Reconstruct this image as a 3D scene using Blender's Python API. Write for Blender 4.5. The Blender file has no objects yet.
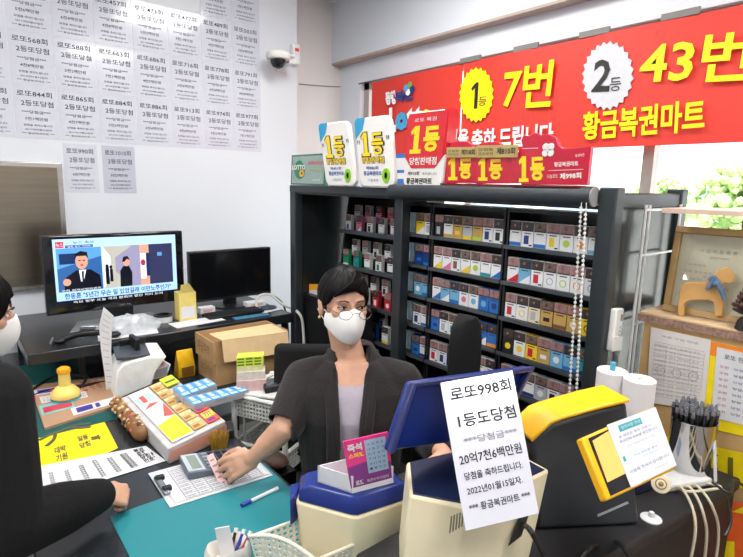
import bpy, bmesh, math, random
from mathutils import Vector, Matrix
random.seed(7)
V = Vector
C = bpy.context.scene.collection
S = bpy.context.scene
PI = math.pi
# ---------------------------------------------------------------- camera (solved from the room's own straight edges)
F_PX = 527.3; YAW, PITCH, ROLL = math.radians(39.31), math.radians(10.147), math.radians(1.24)
EYE = V((0, 0, 1.70))
fw = V((math.sin(YAW)*math.cos(PITCH), math.cos(YAW)*math.cos(PITCH), -math.sin(PITCH)))
rt = V((math.cos(YAW), -math.sin(YAW), 0)); up = rt.cross(fw)
RT = rt*math.cos(ROLL)+up*math.sin(ROLL); UP = up*math.cos(ROLL)-rt*math.sin(ROLL)
cam = bpy.data.cameras.new('camera'); camo = bpy.data.objects.new('camera', cam); C.objects.link(camo)
cam.sensor_width = 36; cam.lens = F_PX/743*36; cam.clip_start = .05; cam.clip_end = 300
camo.matrix_world = Matrix(((RT.x, UP.x, -fw.x, EYE.x), (RT.y, UP.y, -fw.y, EYE.y), (RT.z, UP.z, -fw.z, EYE.z), (0, 0, 0, 1)))
S.camera = camo
def ray(x, y): return fw+RT*((x-371.5)/F_PX)-UP*((y-278.5)/F_PX)
def PL(p, n):                                        # measuring: where a sight line meets a real surface
    p = V(p); n = V(n)
    def f(x, y):
        d = ray(x, y); return EYE+d*((p-EYE).dot(n)/d.dot(n))
    return f
def Xp(X): return PL((X, 0, 0), (1, 0, 0))
def Yp(Y): return PL((0, Y, 0), (0, 1, 0))
def Zp(z): return PL((0, 0, z), (0, 0, 1))
def D(x, y, t): return EYE+ray(x, y)*t
# ---------------------------------------------------------------- materials
MATS = {}
def mat(name, col, rough=.5, metal=0, noise=.06, scale=30, bump=0, emit=0, trans=0, coat=0, spec=.5, alpha=1, sheen=0, ior=1.45):
    if name in MATS: return MATS[name]
    m = bpy.data.materials.new(name); m.use_nodes = True; nt = m.node_tree; b = nt.nodes['Principled BSDF']
    b.inputs['Roughness'].default_value = rough; b.inputs['Metallic'].default_value = metal
    b.inputs['Specular IOR Level'].default_value = spec; b.inputs['Coat Weight'].default_value = coat
    b.inputs['Transmission Weight'].default_value = trans; b.inputs['Alpha'].default_value = alpha; b.inputs['IOR'].default_value = ior
    b.inputs['Sheen Weight'].default_value = sheen
    c4 = (*col, 1)
    b.inputs['Base Color'].default_value = c4
    if noise or bump:
        tc = nt.nodes.new('ShaderNodeTexCoord'); n = nt.nodes.new('ShaderNodeTexNoise'); n.inputs['Scale'].default_value = scale; n.inputs['Detail'].default_value = 4
        nt.links.new(tc.outputs['Object'], n.inputs['Vector'])
        if noise:
            r = nt.nodes.new('ShaderNodeValToRGB'); r.color_ramp.elements[0].position = .3; r.color_ramp.elements[1].position = .7
            r.color_ramp.elements[0].color = (*[max(0, c*(1-noise)) for c in col], 1); r.color_ramp.elements[1].color = (*[min(1, c*(1+noise)) for c in col], 1)
            nt.links.new(n.outputs['Fac'], r.inputs['Fac']); nt.links.new(r.outputs['Color'], b.inputs['Base Color'])
        if bump:
            bp = nt.nodes.new('ShaderNodeBump'); bp.inputs['Strength'].default_value = bump; bp.inputs['Distance'].default_value = .01
            nt.links.new(n.outputs['Fac'], bp.inputs['Height']); nt.links.new(bp.outputs['Normal'], b.inputs['Normal'])
    if emit:
        b.inputs['Emission Color'].default_value = c4; b.inputs['Emission Strength'].default_value = emit
    MATS[name] = m; return m
def sr(r, g, b):                                     # sRGB 0-255 -> linear
    return tuple(((c/255)/12.92 if c/255 <= .04045 else ((c/255+.055)/1.055)**2.4) for c in (r, g, b))
def M(name, r, g, b, rough=.5, **k): return mat(name, sr(r, g, b), rough, **k)
# ---------------------------------------------------------------- mesh builder
class MB:
    def __init__(s): s.v = []; s.f = []; s.m = []
    def add(s, vs, fs, mi=0):
        n = len(s.v); s.v += [V(p) for p in vs]; s.f += [tuple(i+n for i in q) for q in fs]; s.m += [mi]*len(fs); return s
    def quad(s, a, b, c, d, mi=0): return s.add([a, b, c, d], [(0, 1, 2, 3)], mi)
    def hexa(s, p, mi=0):                            # 8 corners: 4 bottom, 4 top
        return s.add(p, [(3, 2, 1, 0), (4, 5, 6, 7), (0, 1, 5, 4), (1, 2, 6, 5), (2, 3, 7, 6), (3, 0, 4, 7)], mi)
    def box(s, x0, x1, y0, y1, z0, z1, mi=0):
        return s.hexa([(x0, y0, z0), (x1, y0, z0), (x1, y1, z0), (x0, y1, z0), (x0, y0, z1), (x1, y0, z1), (x1, y1, z1), (x0, y1, z1)], mi)
    def obox(s, o, ex, ey, ez, mi=0):                # corner and three edges
        o, ex, ey, ez = V(o), V(ex), V(ey), V(ez)
        if ex.cross(ey).dot(ez) < 0: o = o+ex; ex = -ex
        return s.hexa([o, o+ex, o+ex+ey, o+ey, o+ez, o+ex+ez, o+ex+ey+ez, o+ey+ez], mi)
    def slab(s, a, b, c, d, t, mi=0):                # quad with a thickness vector
        t = V(t); P = [V(q) for q in (a, b, c, d)]
        if (P[1]-P[0]).cross(P[3]-P[0]).dot(t) < 0: P.reverse()
        return s.hexa(P+[q+t for q in P], mi)
    def prism(s, poly, t, mi=0, cap=None):
        t = V(t); P = [V(p) for p in poly]; n = len(P)
        nn = V((0, 0, 0))
        for i in range(n): nn += P[i].cross(P[(i+1) % n])
        if nn.dot(t) < 0: P.reverse()
        base = len(s.v); s.v += P+[p+t for p in P]
        s.f += [tuple(base+i for i in reversed(range(n))), tuple(base+n+i for i in range(n))]; s.m += [mi, mi if cap is None else cap]
        for i in range(n):
            j = (i+1) % n; s.f.append((base+i, base+j, base+n+j, base+n+i)); s.m.append(mi)
        return s
    def loft(s, rings, mi=0, caps=True):
        n = len(rings[0]); base = len(s.v)
        for r in rings: s.v += [V(p) for p in r]
        for k in range(len(rings)-1):
            for i in range(n):
                j = (i+1) % n; a = base+k*n
                s.f.append((a+i, a+j, a+n+j, a+n+i)); s.m.append(mi)
        if caps:
            s.f.append(tuple(base+i for i in reversed(range(n)))); s.m.append(mi)
            e = base+(len(rings)-1)*n; s.f.append(tuple(e+i for i in range(n))); s.m.append(mi)
        return s
    def lathe(s, o, prof, n=24, axis=(0, 0, 1), mi=0):
        a = V(axis).normalized(); u = a.orthogonal().normalized(); w = a.cross(u); o = V(o)
        return s.loft([[o+a*z+(u*math.cos(2*PI*i/n)+w*math.sin(2*PI*i/n))*max(r, 1e-4) for i in range(n)] for r, z in prof], mi)
    def cyl(s, p0, p1, r, n=16, mi=0, r1=None):
        p0, p1 = V(p0), V(p1); return s.lathe(p0, [(r, 0), (r if r1 is None else r1, (p1-p0).length)], n, p1-p0, mi)
    def tube(s, pts, r, n=8, mi=0, sub=6):
        P = [V(p) for p in pts]
        if len(P) > 2 and sub > 1:
            Q = []
            for i in range(len(P)-1):
                a, b, c, d = P[max(i-1, 0)], P[i], P[i+1], P[min(i+2, len(P)-1)]
                for k in range(sub):
                    t = k/sub; Q.append(.5*((2*b)+(c-a)*t+(2*a-5*b+4*c-d)*t*t+(3*b-a-3*c+d)*t**3))
            P = Q+[P[-1]]
        rings = []; u = None
        for i, p in enumerate(P):
            t = (P[min(i+1, len(P)-1)]-P[max(i-1, 0)]).normalized()
            if u is None: u = t.orthogonal().normalized()
            u = (u-t*u.dot(t)).normalized(); w = t.cross(u)
            rr = r if not isinstance(r, (list, tuple)) else r[0]+(r[1]-r[0])*i/(len(P)-1)
            rings.append([p+(u*math.cos(2*PI*k/n)+w*math.sin(2*PI*k/n))*rr for k in range(n)])
        return s.loft(rings, mi)
    def ball(s, c, r, mi=0, n=16, m=10, mx=None):    # r scalar or 3 radii, mx a rotation
        if not isinstance(r, (list, tuple)): r = (r, r, r)
        rings = []
        for k in range(m+1):
            ph = -PI/2+PI*k/m; q = max(math.cos(ph), .002)
            ring = [V((r[0]*q*math.cos(2*PI*i/n), r[1]*q*math.sin(2*PI*i/n), r[2]*math.sin(ph))) for i in range(n)]
            rings.append([V(c)+(mx @ p if mx else p) for p in ring])
        return s.loft(rings, mi)
    def cone(s, p0, r0, p1, r1, mi=0, n=16):         # sphere-swept limb
        p0, p1 = V(p0), V(p1); L = (p1-p0).length; a = (p1-p0).normalized()
        pr = [(r0*math.cos(t), -r0*math.sin(t)) for t in (PI/2-.02, PI/3, PI/6)]+[(r0, 0), (r1, L)]+[(r1*math.cos(t), L+r1*math.sin(t)) for t in (PI/6, PI/3, PI/2-.02)]
        return s.lathe(p0, pr, n, a, mi)
    def text(s, st, o, ex, ey, mi=0, bold=0.0):      # glyph box of st mapped on the parallelogram o, ex, ey
        vs, fs, (x0, x1, y0, y1) = glyphs(st, bold); o, ex, ey = V(o), V(ex), V(ey)
        return s.add([o+ex*((a-x0)/(x1-x0))+ey*((b-y0)/(y1-y0)) for a, b in vs], fs, mi)
    def tpx(s, pl, st, bl, br, tl, mi=0, bold=0.0):
        o = pl(*bl); return s.text(st, o, pl(*br)-o, pl(*tl)-o, mi, bold)
    def mesh(s, name, mats):
        me = bpy.data.meshes.new(name); me.from_pydata([tuple(p) for p in s.v], [], s.f)
        for m in mats: me.materials.append(m)
        me.polygons.foreach_set('material_index', s.m); me.update(); return me
    def build(s, name, mats, parent=None, smooth=False, bevel=0, seg=2, origin=None, angle=40):
        if not isinstance(mats, (list, tuple)): mats = [mats]
        xs = [p.x for p in s.v]; ys = [p.y for p in s.v]; zs = [p.z for p in s.v]
        o3 = V(origin) if origin is not None else V(((min(xs)+max(xs))/2, (min(ys)+max(ys))/2, min(zs)))
        par = WM[parent] if parent else Matrix.Identity(4)
        pr3 = par.to_3x3().inverted()
        s.v = [pr3 @ (p-o3) for p in s.v]
        me = s.mesh(name, mats); o = bpy.data.objects.new(name, me); C.objects.link(o)
        if parent: o.parent = parent
        o.location = par.inverted() @ o3; WM[o] = Matrix.Translation(o3) @ pr3.inverted().to_4x4()
        if smooth: fin(o, angle)
        if bevel:
            b = o.modifiers.new('edge', 'BEVEL'); b.width = bevel; b.segments = seg; b.limit_method = 'ANGLE'; b.angle_limit = math.radians(40); fin(o, angle)
        return o
WM = {}
def fin(o, angle=40):
    me = o.data; me.polygons.foreach_set('use_smooth', [True]*len(me.polygons))
    try: me.set_sharp_from_angle(angle=math.radians(angle))
    except Exception: pass
_G = {}
def glyphs(st, bold):
    k = (st, bold)
    if k in _G: return _G[k]
    if st in ('1등', '①'):                            # a display numeral one with flag and foot
        one = [(.08, 0), (.92, 0), (.92, .16), (.68, .16), (.68, 1), (.42, 1), (.08, .80), (.16, .66), (.38, .76), (.38, .16), (.08, .16)]
        if st == '①': one = [(x if x > .4 or y > .3 else .38, y) for x, y in one]; one = [(.40, 0), (.66, 0), (.66, 1), (.46, 1), (.10, .80), (.18, .68), (.40, .80)]
        w_ = .40 if st == '1등' else 1; g = bold*1.0
        cx_ = .5
        def ex_(x, y): return (x*w_+(g if x > .5 else -g)*.6, y+(g if y > .5 else -g)*.6)
        vs = [ex_(x, y) for x, y in one]; fs = [tuple(range(len(one)))] if st == '①' else [(0, 1, 2, 3, 9, 10), (3, 4, 5, 8, 9), (5, 6, 7, 8)]
        if st == '1등':
            v2, f2, (a0, a1, b0, b1) = glyphs('등', bold*.8); n = len(vs)
            vs += [(.46+.54*(x-a0)/(a1-a0), .02+.96*(y-b0)/(b1-b0)) for x, y in v2]; fs += [tuple(i+n for i in f) for f in f2]
        b = (min(a for a, _ in vs), max(a for a, _ in vs), min(c for _, c in vs), max(c for _, c in vs)); _G[k] = (vs, fs, b); return _G[k]
    cu = bpy.data.curves.new('t', 'FONT'); cu.body = st; cu.resolution_u = 2; cu.offset = bold; cu.size = 1
    ob = bpy.data.objects.new('t', cu); me = bpy.data.meshes.new_from_object(ob)
    vs = [(v.co.x, v.co.y) for v in me.vertices]; fs = [tuple(p.vertices) for p in me.polygons]
    bpy.data.objects.remove(ob); bpy.data.curves.remove(cu); bpy.data.meshes.remove(me)
    if not vs: vs = [(0, 0), (1, 0), (1, 1)]; fs = [(0, 1, 2)]
    b = (min(a for a, _ in vs), max(a for a, _ in vs), min(c for _, c in vs), max(c for _, c in vs))
    _G[k] = (vs, fs, b); return _G[k]
# ---------------------------------------------------------------- things
def tag(o, label=None, cat=None, group=None, kind=None):
    if label: o['label'] = label
    if cat: o['category'] = cat
    if group: o['group'] = group
    if kind: o['kind'] = kind
    return o
def thing(name, label, cat, loc, group=None, rz=0):
    o = bpy.data.objects.new(name, None); C.objects.link(o); o.location = loc; o.rotation_euler = (0, 0, rz); o.empty_display_size = .05
    WM[o] = Matrix.Translation(V(loc)) @ Matrix.Rotation(rz, 4, 'Z'); return tag(o, label, cat, group)
def struct(name, mb, m, **k): return tag(mb.build(name, m, **k), kind='structure')
def dup(root, loc, rz=None, label=None, group=None):
    def cp(o, par):
        c = o.copy(); C.objects.link(c)
        if par: c.parent = par
        for ch in kids.get(o, []): cp(ch, c)
        return c
    kids = {}
    def walk(o):
        kids[o] = [x for x in o.children]
        for x in kids[o]: walk(x)
    walk(root); r = cp(root, None); r.location = loc
    if rz is not None: r.rotation_euler = (0, 0, rz)
    if label: r['label'] = label
    if group: r['group'] = group
    return r
def rrect(o, ex, ey, r, n=5):                        # rounded rectangle outline on a plane
    o, ex, ey = V(o), V(ex), V(ey); a, b = ex.length, ey.length; ux, uy = ex/a, ey/b; P = []
    for cx_, cy_, s0 in ((a-r, b-r, 0), (r, b-r, PI/2), (r, r, PI), (a-r, r, 3*PI/2)):
        for k in range(n+1):
            t = s0+PI/2*k/n; P.append(o+ux*(cx_+r*math.cos(t))+uy*(cy_+r*math.sin(t)))
    return P
def holed(mb, P00, P10, P11, P01, nu, nv, k=.3, mi=0, t=(0, 0, 0)):   # a perforated panel: every cell an open frame with thickness
    P00, P10, P11, P01, t = V(P00), V(P10), V(P11), V(P01), V(t)
    def pt(u, v): return P00*(1-u)*(1-v)+P10*u*(1-v)+P11*u*v+P01*(1-u)*v
    for i in range(nu):
        for j in range(nv):
            u0, u1, v0, v1 = i/nu, (i+1)/nu, j/nv, (j+1)/nv; du = (u1-u0)*k/2; dv = (v1-v0)*k/2
            o = [pt(u0, v0), pt(u1, v0), pt(u1, v1), pt(u0, v1)]; n_ = [pt(u0+du, v0+dv), pt(u1-du, v0+dv), pt(u1-du, v1-dv), pt(u0+du, v1-dv)]
            mb.add(o+n_+[p+t for p in o+n_], [(0, 1, 5, 4), (1, 2, 6, 5), (2, 3, 7, 6), (3, 0, 4, 7), (12, 13, 9, 8), (13, 14, 10, 9), (14, 15, 11, 10), (15, 12, 8, 11),
                                              (4, 5, 13, 12), (5, 6, 14, 13), (6, 7, 15, 14), (7, 4, 12, 15), (1, 0, 8, 9), (2, 1, 9, 10), (3, 2, 10, 11), (0, 3, 11, 8)], mi)
    return mb
def remesh(mb, voxel, smooth=6, name='b'):           # fuse overlapping closed shapes to one continuous surface
    me = mb.mesh(name, []); o = bpy.data.objects.new(name, me); C.objects.link(o)
    r = o.modifiers.new('r', 'REMESH'); r.mode = 'VOXEL'; r.voxel_size = voxel
    if smooth:
        q = o.modifiers.new('s', 'SMOOTH'); q.iterations = smooth; q.factor = .5
    dg = bpy.context.evaluated_depsgraph_get(); ev = o.evaluated_get(dg); out = bpy.data.meshes.new_from_object(ev)
    w = MB(); w.v = [v.co.copy() for v in out.vertices]; w.f = [tuple(p.vertices) for p in out.polygons]; w.m = [0]*len(w.f)
    bpy.data.objects.remove(o); bpy.data.meshes.remove(me); bpy.data.meshes.remove(out); return w
WHITE = M('white_paint', 220, 222, 224, .6, noise=.015, scale=6)
BLACK = M('black_plastic', 22, 23, 25, .4)
DARKG = M('dark_grey_steel', 52, 58, 62, .38, metal=.3)
INK = M('black_ink', 35, 37, 42, .7, noise=0)
PAPER = M('white_paper', 216, 217, 221, .55, noise=.02)
INKY = [PAPER, INK]
# ================================================================ the room
bb = MB().box(-3.1, 2.75, -2.6, 3.7, -.05, 0)
struct('floor', bb, M('floor_tile', 150, 146, 140, .35, noise=.08, scale=8))
struct('ceiling', MB().box(-3.1, 2.75, -2.6, 3.7, 3.05, 3.12), M('ceiling_paint', 235, 236, 236, .8, noise=.02))
WALL = M('wall_paint', 214, 219, 226, .42, noise=.012, scale=3)
struct('wall_back', MB().box(-3.1, 2.0, 3.3, 3.7, 0, 3.05), WALL)
struct('wall_recess', MB().box(2.0, 2.75, 3.56, 3.7, 0, 3.05), M('recess_wall_paint', 226, 219, 217, .5, noise=.012, scale=3))
struct('wall_left', MB().box(-3.1, -3.0, -2.6, 3.3, 0, 3.05), WALL)
struct('wall_front', MB().box(-3.1, 2.75, -2.6, -2.5, 0, 3.05), WALL)
w = MB(); wy0, wy1, wz0, wz1 = -1.6, 3.30, .55, 2.45
w.box(2.55, 2.75, -2.6, 3.7, 0, wz0).box(2.55, 2.75, -2.6, 3.7, wz1, 3.05).box(2.55, 2.75, -2.6, wy0, wz0, wz1).box(2.55, 2.75, wy1, 3.7, wz0, wz1)
struct('wall_window', w, WALL)
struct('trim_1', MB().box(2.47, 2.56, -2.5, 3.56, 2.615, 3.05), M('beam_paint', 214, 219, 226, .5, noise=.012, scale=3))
struct('trim_2', MB().box(2.47, 2.55, -2.5, 3.56, 2.600, 2.615), M('beam_underside_shade', 178, 158, 148, .6))  # underside of the beam, its shade put in as a darker brown
wn = MB(); ALU = M('window_aluminium', 176, 170, 164, .35, metal=.5)
for y0, y1 in ((wy0, wy0+.05), (.0, .05), (1.12, 1.17), (2.2, 2.25), (wy1-.06, wy1)): wn.box(2.59, 2.65, y0, y1, wz0, wz1)
wn.box(2.59, 2.65, wy0, wy1, wz0, wz0+.05).box(2.59, 2.65, wy0, wy1, wz1-.05, wz1)
win = struct('window_1', wn, ALU)
gm = bpy.data.materials.new('window_glass'); gm.use_nodes = True; nt = gm.node_tree
for n in list(nt.nodes):
    if n.type != 'OUTPUT_MATERIAL': nt.nodes.remove(n)
tb = nt.nodes.new('ShaderNodeBsdfTransparent'); gl = nt.nodes.new('ShaderNodeBsdfGlossy'); gl.inputs['Roughness'].default_value = .02; mx = nt.nodes.new('ShaderNodeMixShader')
tb.inputs['Color'].default_value = (.95, .97, .97, 1); mx.inputs[0].default_value = .06
nt.links.new(tb.outputs[0], mx.inputs[1]); nt.links.new(gl.outputs[0], mx.inputs[2]); nt.links.new(mx.outputs[0], nt.nodes['Material Output'].inputs[0])
MATS['window_glass'] = gm
MB().box(2.615, 2.621, wy0+.05, wy1-.06, wz0+.05, wz1-.05).build('pane', gm, win)
struct('baseboard_back', MB().box(-3.0, 2.0, 3.28, 3.3, 0, .1), M('baseboard', 120, 116, 110, .5))
# outside
struct('street', MB().box(2.75, 60, -40, 60, -.2, -.15), M('pale_pavement', 196, 194, 188, .8, noise=.06, scale=2))
def tree(loc, h, r, label):
    t = thing('street_tree', label, 'tree', loc, 'trees across the street')
    MB().cyl(V(loc), V(loc)+V((0, 0, h*.55)), .09, 8).build('trunk', M('bark', 96, 76, 60, .9), t)
    f = MB(); rnd = random.Random(int(h*100))
    for k in range(520):
        a, b_ = rnd.uniform(0, 2*PI), math.acos(rnd.uniform(-1, 1)); q = r*rnd.uniform(.4, 1)
        p = V(loc)+V((q*math.sin(b_)*math.cos(a), q*math.sin(b_)*math.sin(a), h*.62+q*.8*math.cos(b_)))
        f.ball(p, rnd.uniform(.05, .12)*r, n=6, m=4)
    f.build('crown', M('leaf_green', 150, 178, 108, .7, noise=.3, scale=4), t)
tree((13.0, 3.6, -.15), 2.6, 1.1, 'low green street tree outside the window beyond the wooden frame')
tree((16.0, 6.6, -.15), 2.4, .9, 'small street tree outside the window between shelf post and frame')
b = thing('street_building', 'pale low building across the street outside the window', 'building', (24, 9, -.15))
MB().box(22, 26, -6, 24, -.15, 2.6).build('wall', M('outside_wall', 190, 178, 165, .8), b)
for k in range(5): MB().box(21.95, 22.0, -4+k*5, -1+k*5, .6, 1.8).build('window', M('outside_glass', 120, 135, 150, .2), b)
# ceiling lamps
for i, (x, y) in enumerate(((.2, 1.5), (.2, -.9), (-1.7, .3), (-1.6, 2.3), (1.55, 1.9), (1.5, .1))):
    l = thing('ceiling_light', 'flat white ceiling light panel, one of six set in the ceiling', 'light', (x, y, 3.0), 'ceiling light panels')
    MB().box(x-.31, x+.31, y-.31, y+.31, 3.02, 3.05).build('frame', WHITE, l)
    MB().box(x-.29, x+.29, y-.29, y+.29, 3.012, 3.02).build('diffuser', mat('lamp_diffuser', (1, .97, .93), .5, noise=0, emit=6), l)
    a = bpy.data.lights.new('panel_lamp', 'AREA'); a.energy = 15; a.size = .58; a.color = (1, .97, .94); ao = bpy.data.objects.new('panel_lamp', a); C.objects.link(ao); ao.location = (x, y, 3.005)
a = bpy.data.lights.new('window_portal', 'AREA'); a.shape = 'RECTANGLE'; a.size = 1.85; a.size_y = 4.85; a.cycles.is_portal = True
ao = bpy.data.objects.new('window_portal', a); C.objects.link(ao); ao.location = (2.58, .85, 1.5); ao.rotation_euler = (0, PI/2, 0)
# stainless panel on the back wall
st = mat('brushed_steel', sr(150, 138, 122), .28, metal=1, noise=.1, scale=5)
nt = st.node_tree
for n in nt.nodes:
    if n.type == 'TEX_NOISE':
        mp = nt.nodes.new('ShaderNodeMapping'); mp.inputs['Scale'].default_value = (.4, .4, 9)
        nt.links.new(nt.nodes['Texture Coordinate'].outputs['Object'], mp.inputs['Vector']); nt.links.new(mp.outputs['Vector'], n.inputs['Vector'])
t = thing('steel_cabinet', 'wide brushed stainless wall cabinet hung behind the television', 'cabinet', (-.2, 3.27, 1.105))
MB().box(-.9, .53, 3.275, 3.299, 1.105, 1.776).build('body', M('steel_trim', 205, 200, 194, .25, metal=1), t, bevel=.004)
MB().box(-.88, .505, 3.268, 3.275, 1.13, 1.752).build('door', st, t, bevel=.002)
# result sheets on the back wall
BL = M('blue_grey_ink', 72, 78, 94, .7, noise=0); SLV = M('sleeved_paper', 206, 210, 222, .16, noise=.02, coat=.3)
SH = MB
def sheet(o, ex, ey, lines, name, label, cat, mats, group=None, th=.0015, lifts=None):
    o, ex, ey = V(o), V(ex), V(ey); n = ex.cross(ey).normalized()
    m = MB().slab(o, o+ex, o+ex+ey, o+ey, n*th, 0)
    for s_, x, y, w_, h_ in lines: m.text(s_, o+ex*x+ey*y+n*(th+.0008), ex*w_, ey*h_, 1, .012)
    return tag(m.build(name, mats), label, cat, group)
def result(n1, amount, date, rank='2등또당첨'):
    return [('로또%s회' % n1, .08, .80, .80, .11), (rank, .16, .62, .74, .11), ('***당첨금***', .16, .475, .66, .06), (amount, .22, .345, .52, .065),
            ('당첨을 축하드립니다', .18, .235, .66, .042), (date, .2, .155, .62, .036), ('*** 황금복권마트 ***', .12, .08, .76, .036)]
amts = ['4천8백만원', '5천2백만원', '7천1백만원', '4천7백만원', '5천6백만원', '6천4백만원']
rows = {0: {5: '435', 6: '446'}, 1: {-1: '402', 0: '411', 1: '428', 2: '457', 3: '473', 4: '477', 5: '489', 6: '503'},
        2: {-1: '524', 0: '568', 1: '588', 2: '663', 3: '686', 4: '716', 5: '778', 6: '791'}, 3: {-1: '818', 0: '844', 1: '865', 2: '884', 3: '886', 4: '913', 5: '974', 6: '977'}}
k = 0
for r, cols in rows.items():
    for c, num in cols.items():
        k += 1; top = 2.418-(r-2)*.262
        sheet((.44+.197*c-.098, 3.2995-.0002*(k % 3), top-.26), (.194, 0, 0), (0, 0, .26), result(num, amts[k % 6], '20%02d년%02d월%02d일자' % (8+r*3, 1+k % 12, 3+k % 25)), 'result_sheet',
              'sleeved white sheet on the back wall headed with draw number '+num, 'sheet', (SLV, BL), 'draw result sheets on the back wall')
sheet((.545, 3.2995, 1.619), (.165, 0, 0), (0, 0, .262), result('990', amts[3], '2021년11월20일자'), 'result_sheet', 'sleeved sheet headed 990, hanging alone under the rows above the television', 'sheet', (SLV, BL), 'draw result sheets on the back wall')
sheet((.735, 3.2995, 1.619), (.172, 0, 0), (0, 0, .262), result('1010', amts[1], '2022년04월09일자'), 'result_sheet', 'greyer sheet headed 1010 hanging beside the 990 sheet', 'sheet', (M('grey_sleeved_paper', 190, 194, 208, .16, noise=.02, coat=.3), BL), 'draw result sheets on the back wall')
tag(MB().tube([Yp(3.555)(299, 84), Yp(3.555)(330, 86.5), Yp(3.555)(361, 87)], .004, 6).build('wall_cable', M('cable_grey_thin', 150, 140, 136, .6)), 'thin grey cable run along the recess wall towards the window', 'cable')
# dome camera and sensor by the pillar
p = Yp(3.16)(278, 57)
t = thing('security_camera', 'white dome security camera with dark eye near the pillar edge', 'camera', p)
MB().lathe(p, [(.0, .035), (.055, .034), (.077, .022), (.08, .0), (.074, -.014), (.05, -.018)], 28).build('housing', M('camera_white', 224, 224, 222, .4), t, smooth=True)
MB().lathe(p+V((0, 0, -.018)), [(.05, 0), (.047, -.02), (.034, -.042), (.012, -.052), (.0, -.053)], 24).build('dome', M('dome_dark', 25, 28, 34, .12), t, smooth=True)
MB().box(p.x+.07, p.x+.12, p.y-.02, 3.3, p.z-.03, p.z+.0).box(p.x-.01, p.x+.12, p.y-.018, p.y+.018, p.z+.015, p.z+.030).box(p.x+.06, p.x+.13, 3.285, 3.3, p.z-.06, p.z+.03).build('bracket', WHITE, t, bevel=.004)
q = Yp(3.3)(302, 56)
t = thing('motion_sensor', 'small white wall sensor with a red mark beside the dome camera', 'sensor', (1.985, 3.27, q.z-.08))
MB().box(1.94, 2.0, 3.25, 3.3, q.z-.075, q.z+.06).build('case', WHITE, t, bevel=.012, seg=3)
MB().box(1.955, 1.985, 3.247, 3.251, q.z+.01, q.z+.03).build('mark', M('sensor_red', 214, 60, 60, .4), t)
# ================================================================ the display frame in front of the window
t = thing('display_frame', 'tall dark grey steel display frame with black end panels holding the cigarette racks', 'shelving unit', (1.75, 1.63, 0))
FX, FT = 1.5, 1.655
def post(x, y, nm='post', zt=1.69, w=.052, d=.05): return MB().box(x, x+d, y-w/2, y+w/2, 0, zt).build(nm, DARKG, t, bevel=.004)
post(FX, 2.53, zt=1.652); post(FX, 1.665, zt=1.652); post(FX, .765, zt=1.705, w=.054); post(1.96, 2.53, zt=1.652); post(1.96, .765, zt=1.705)
MB().box(FX-.002, FX+.05, 1.69, 2.556, 1.648, 1.686).build('top_bar', DARKG, t, bevel=.004)
MB().box(1.55, 1.96, .745, .785, 1.645, 1.69).build('side_rail', DARKG, t, bevel=.004)
MB().box(1.55, 1.96, 2.515, 2.545, 1.645, 1.686).build('side_rail', DARKG, t, bevel=.004)
PANEL = M('black_gloss_panel', 30, 35, 36, .22, noise=.25, scale=3)
MB().box(1.55, 1.96, .755, .772, .05, 1.645).build('end_panel', PANEL, t)
MB().box(1.55, 1.90, 2.5, 2.515, .05, 1.645).build('end_panel', PANEL, t)
MB().box(1.95, 1.99, .79, 2.5, 1.645, 1.68).build('top_bar', DARKG, t)
for z in (.04, 1.640): MB().box(1.51, 1.985, .792, 2.5, z, z+.012).build('shelf_board', M('dark_board', 40, 44, 47, .45), t)
MB().box(1.95, 1.98, .79, 2.5, .05, .82).build('back_panel', PANEL, t)
# roller blind
t = thing('roller_blind', 'rolled up dark roller blind under the trophies, bead chain hanging at its end', 'blind', (1.51, 1.23, 1.65))
MB().cyl((1.488, 1.692, 1.672), (1.488, .80, 1.677), .031, 20).build('roll', M('blind_fabric', 44, 50, 56, .5, noise=.12), t, smooth=True)
MB().cyl((1.488, .815, 1.677), (1.488, .796, 1.677), .029, 20).build('end_bracket', M('grey_bracket', 150, 150, 146, .4), t, smooth=True)
ch = MB()
for k in range(64):
    z = 1.645-k*.0135; ch.ball((1.462, .822-.0004*k, z), .0048, n=6, m=4); ch.ball((1.462, .807-.0006*k, z-.006), .0048, n=6, m=4)
ch.cyl((1.462, .822, 1.66), (1.462, .796, .79), .0014, 5).cyl((1.462, .807, 1.66), (1.462, .768, .79), .0014, 5)
ch.build('bead_chain', M('chain_white', 226, 226, 222, .3), t, smooth=True)
# ================================================================ cigarette racks and packs
BLK = M('rack_black', 26, 28, 31, .35); EDG = M('rack_edge', 84, 90, 96, .3, metal=.4)
shelfz = [1.495, 1.364, 1.232, 1.098, .960]
def rack(name, label, y0, y1, x0=1.575, x1=1.70, top=1.625, rows=shelfz):
    t = thing(name, label, 'rack', ((x0+x1)/2, (y0+y1)/2, .86))
    MB().box(x1-.008, x1, y0, y1, .86, top).build('back_panel', BLK, t)
    for y in (y0, y1-.008): MB().box(x0, x1-.008, y, y+.008, .86, top).build('side_panel', BLK, t)
    MB().box(x0, x1-.008, y0+.008, y1-.008, top-.012, top).build('top_panel', BLK, t)
    for z in rows:
        s_ = MB().box(x0-.012, x1-.008, y0+.008, y1-.008, z-.008, z).build('shelf', BLK, t)
        MB().box(x0-.016, x0-.012, y0, y1, z-.012, z+.002).build('price_rail', EDG, s_)
    MB().box(x0, x1-.008, y0+.008, y1-.008, .86, .868).build('base', BLK, t)
    # legs down to the floor so the rack stands
    MB().box(x0+.01, x1-.01, y0+.02, y1-.02, .052, .86).build('plinth', BLK, t)
    return t
rack('cigarette_rack', 'black cigarette rack nearest the roller chain, its shelves full of packs', .795, 1.163)
rack('cigarette_rack', 'black cigarette rack left of the chained one behind the black headrest', 1.170, 1.535)
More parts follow.
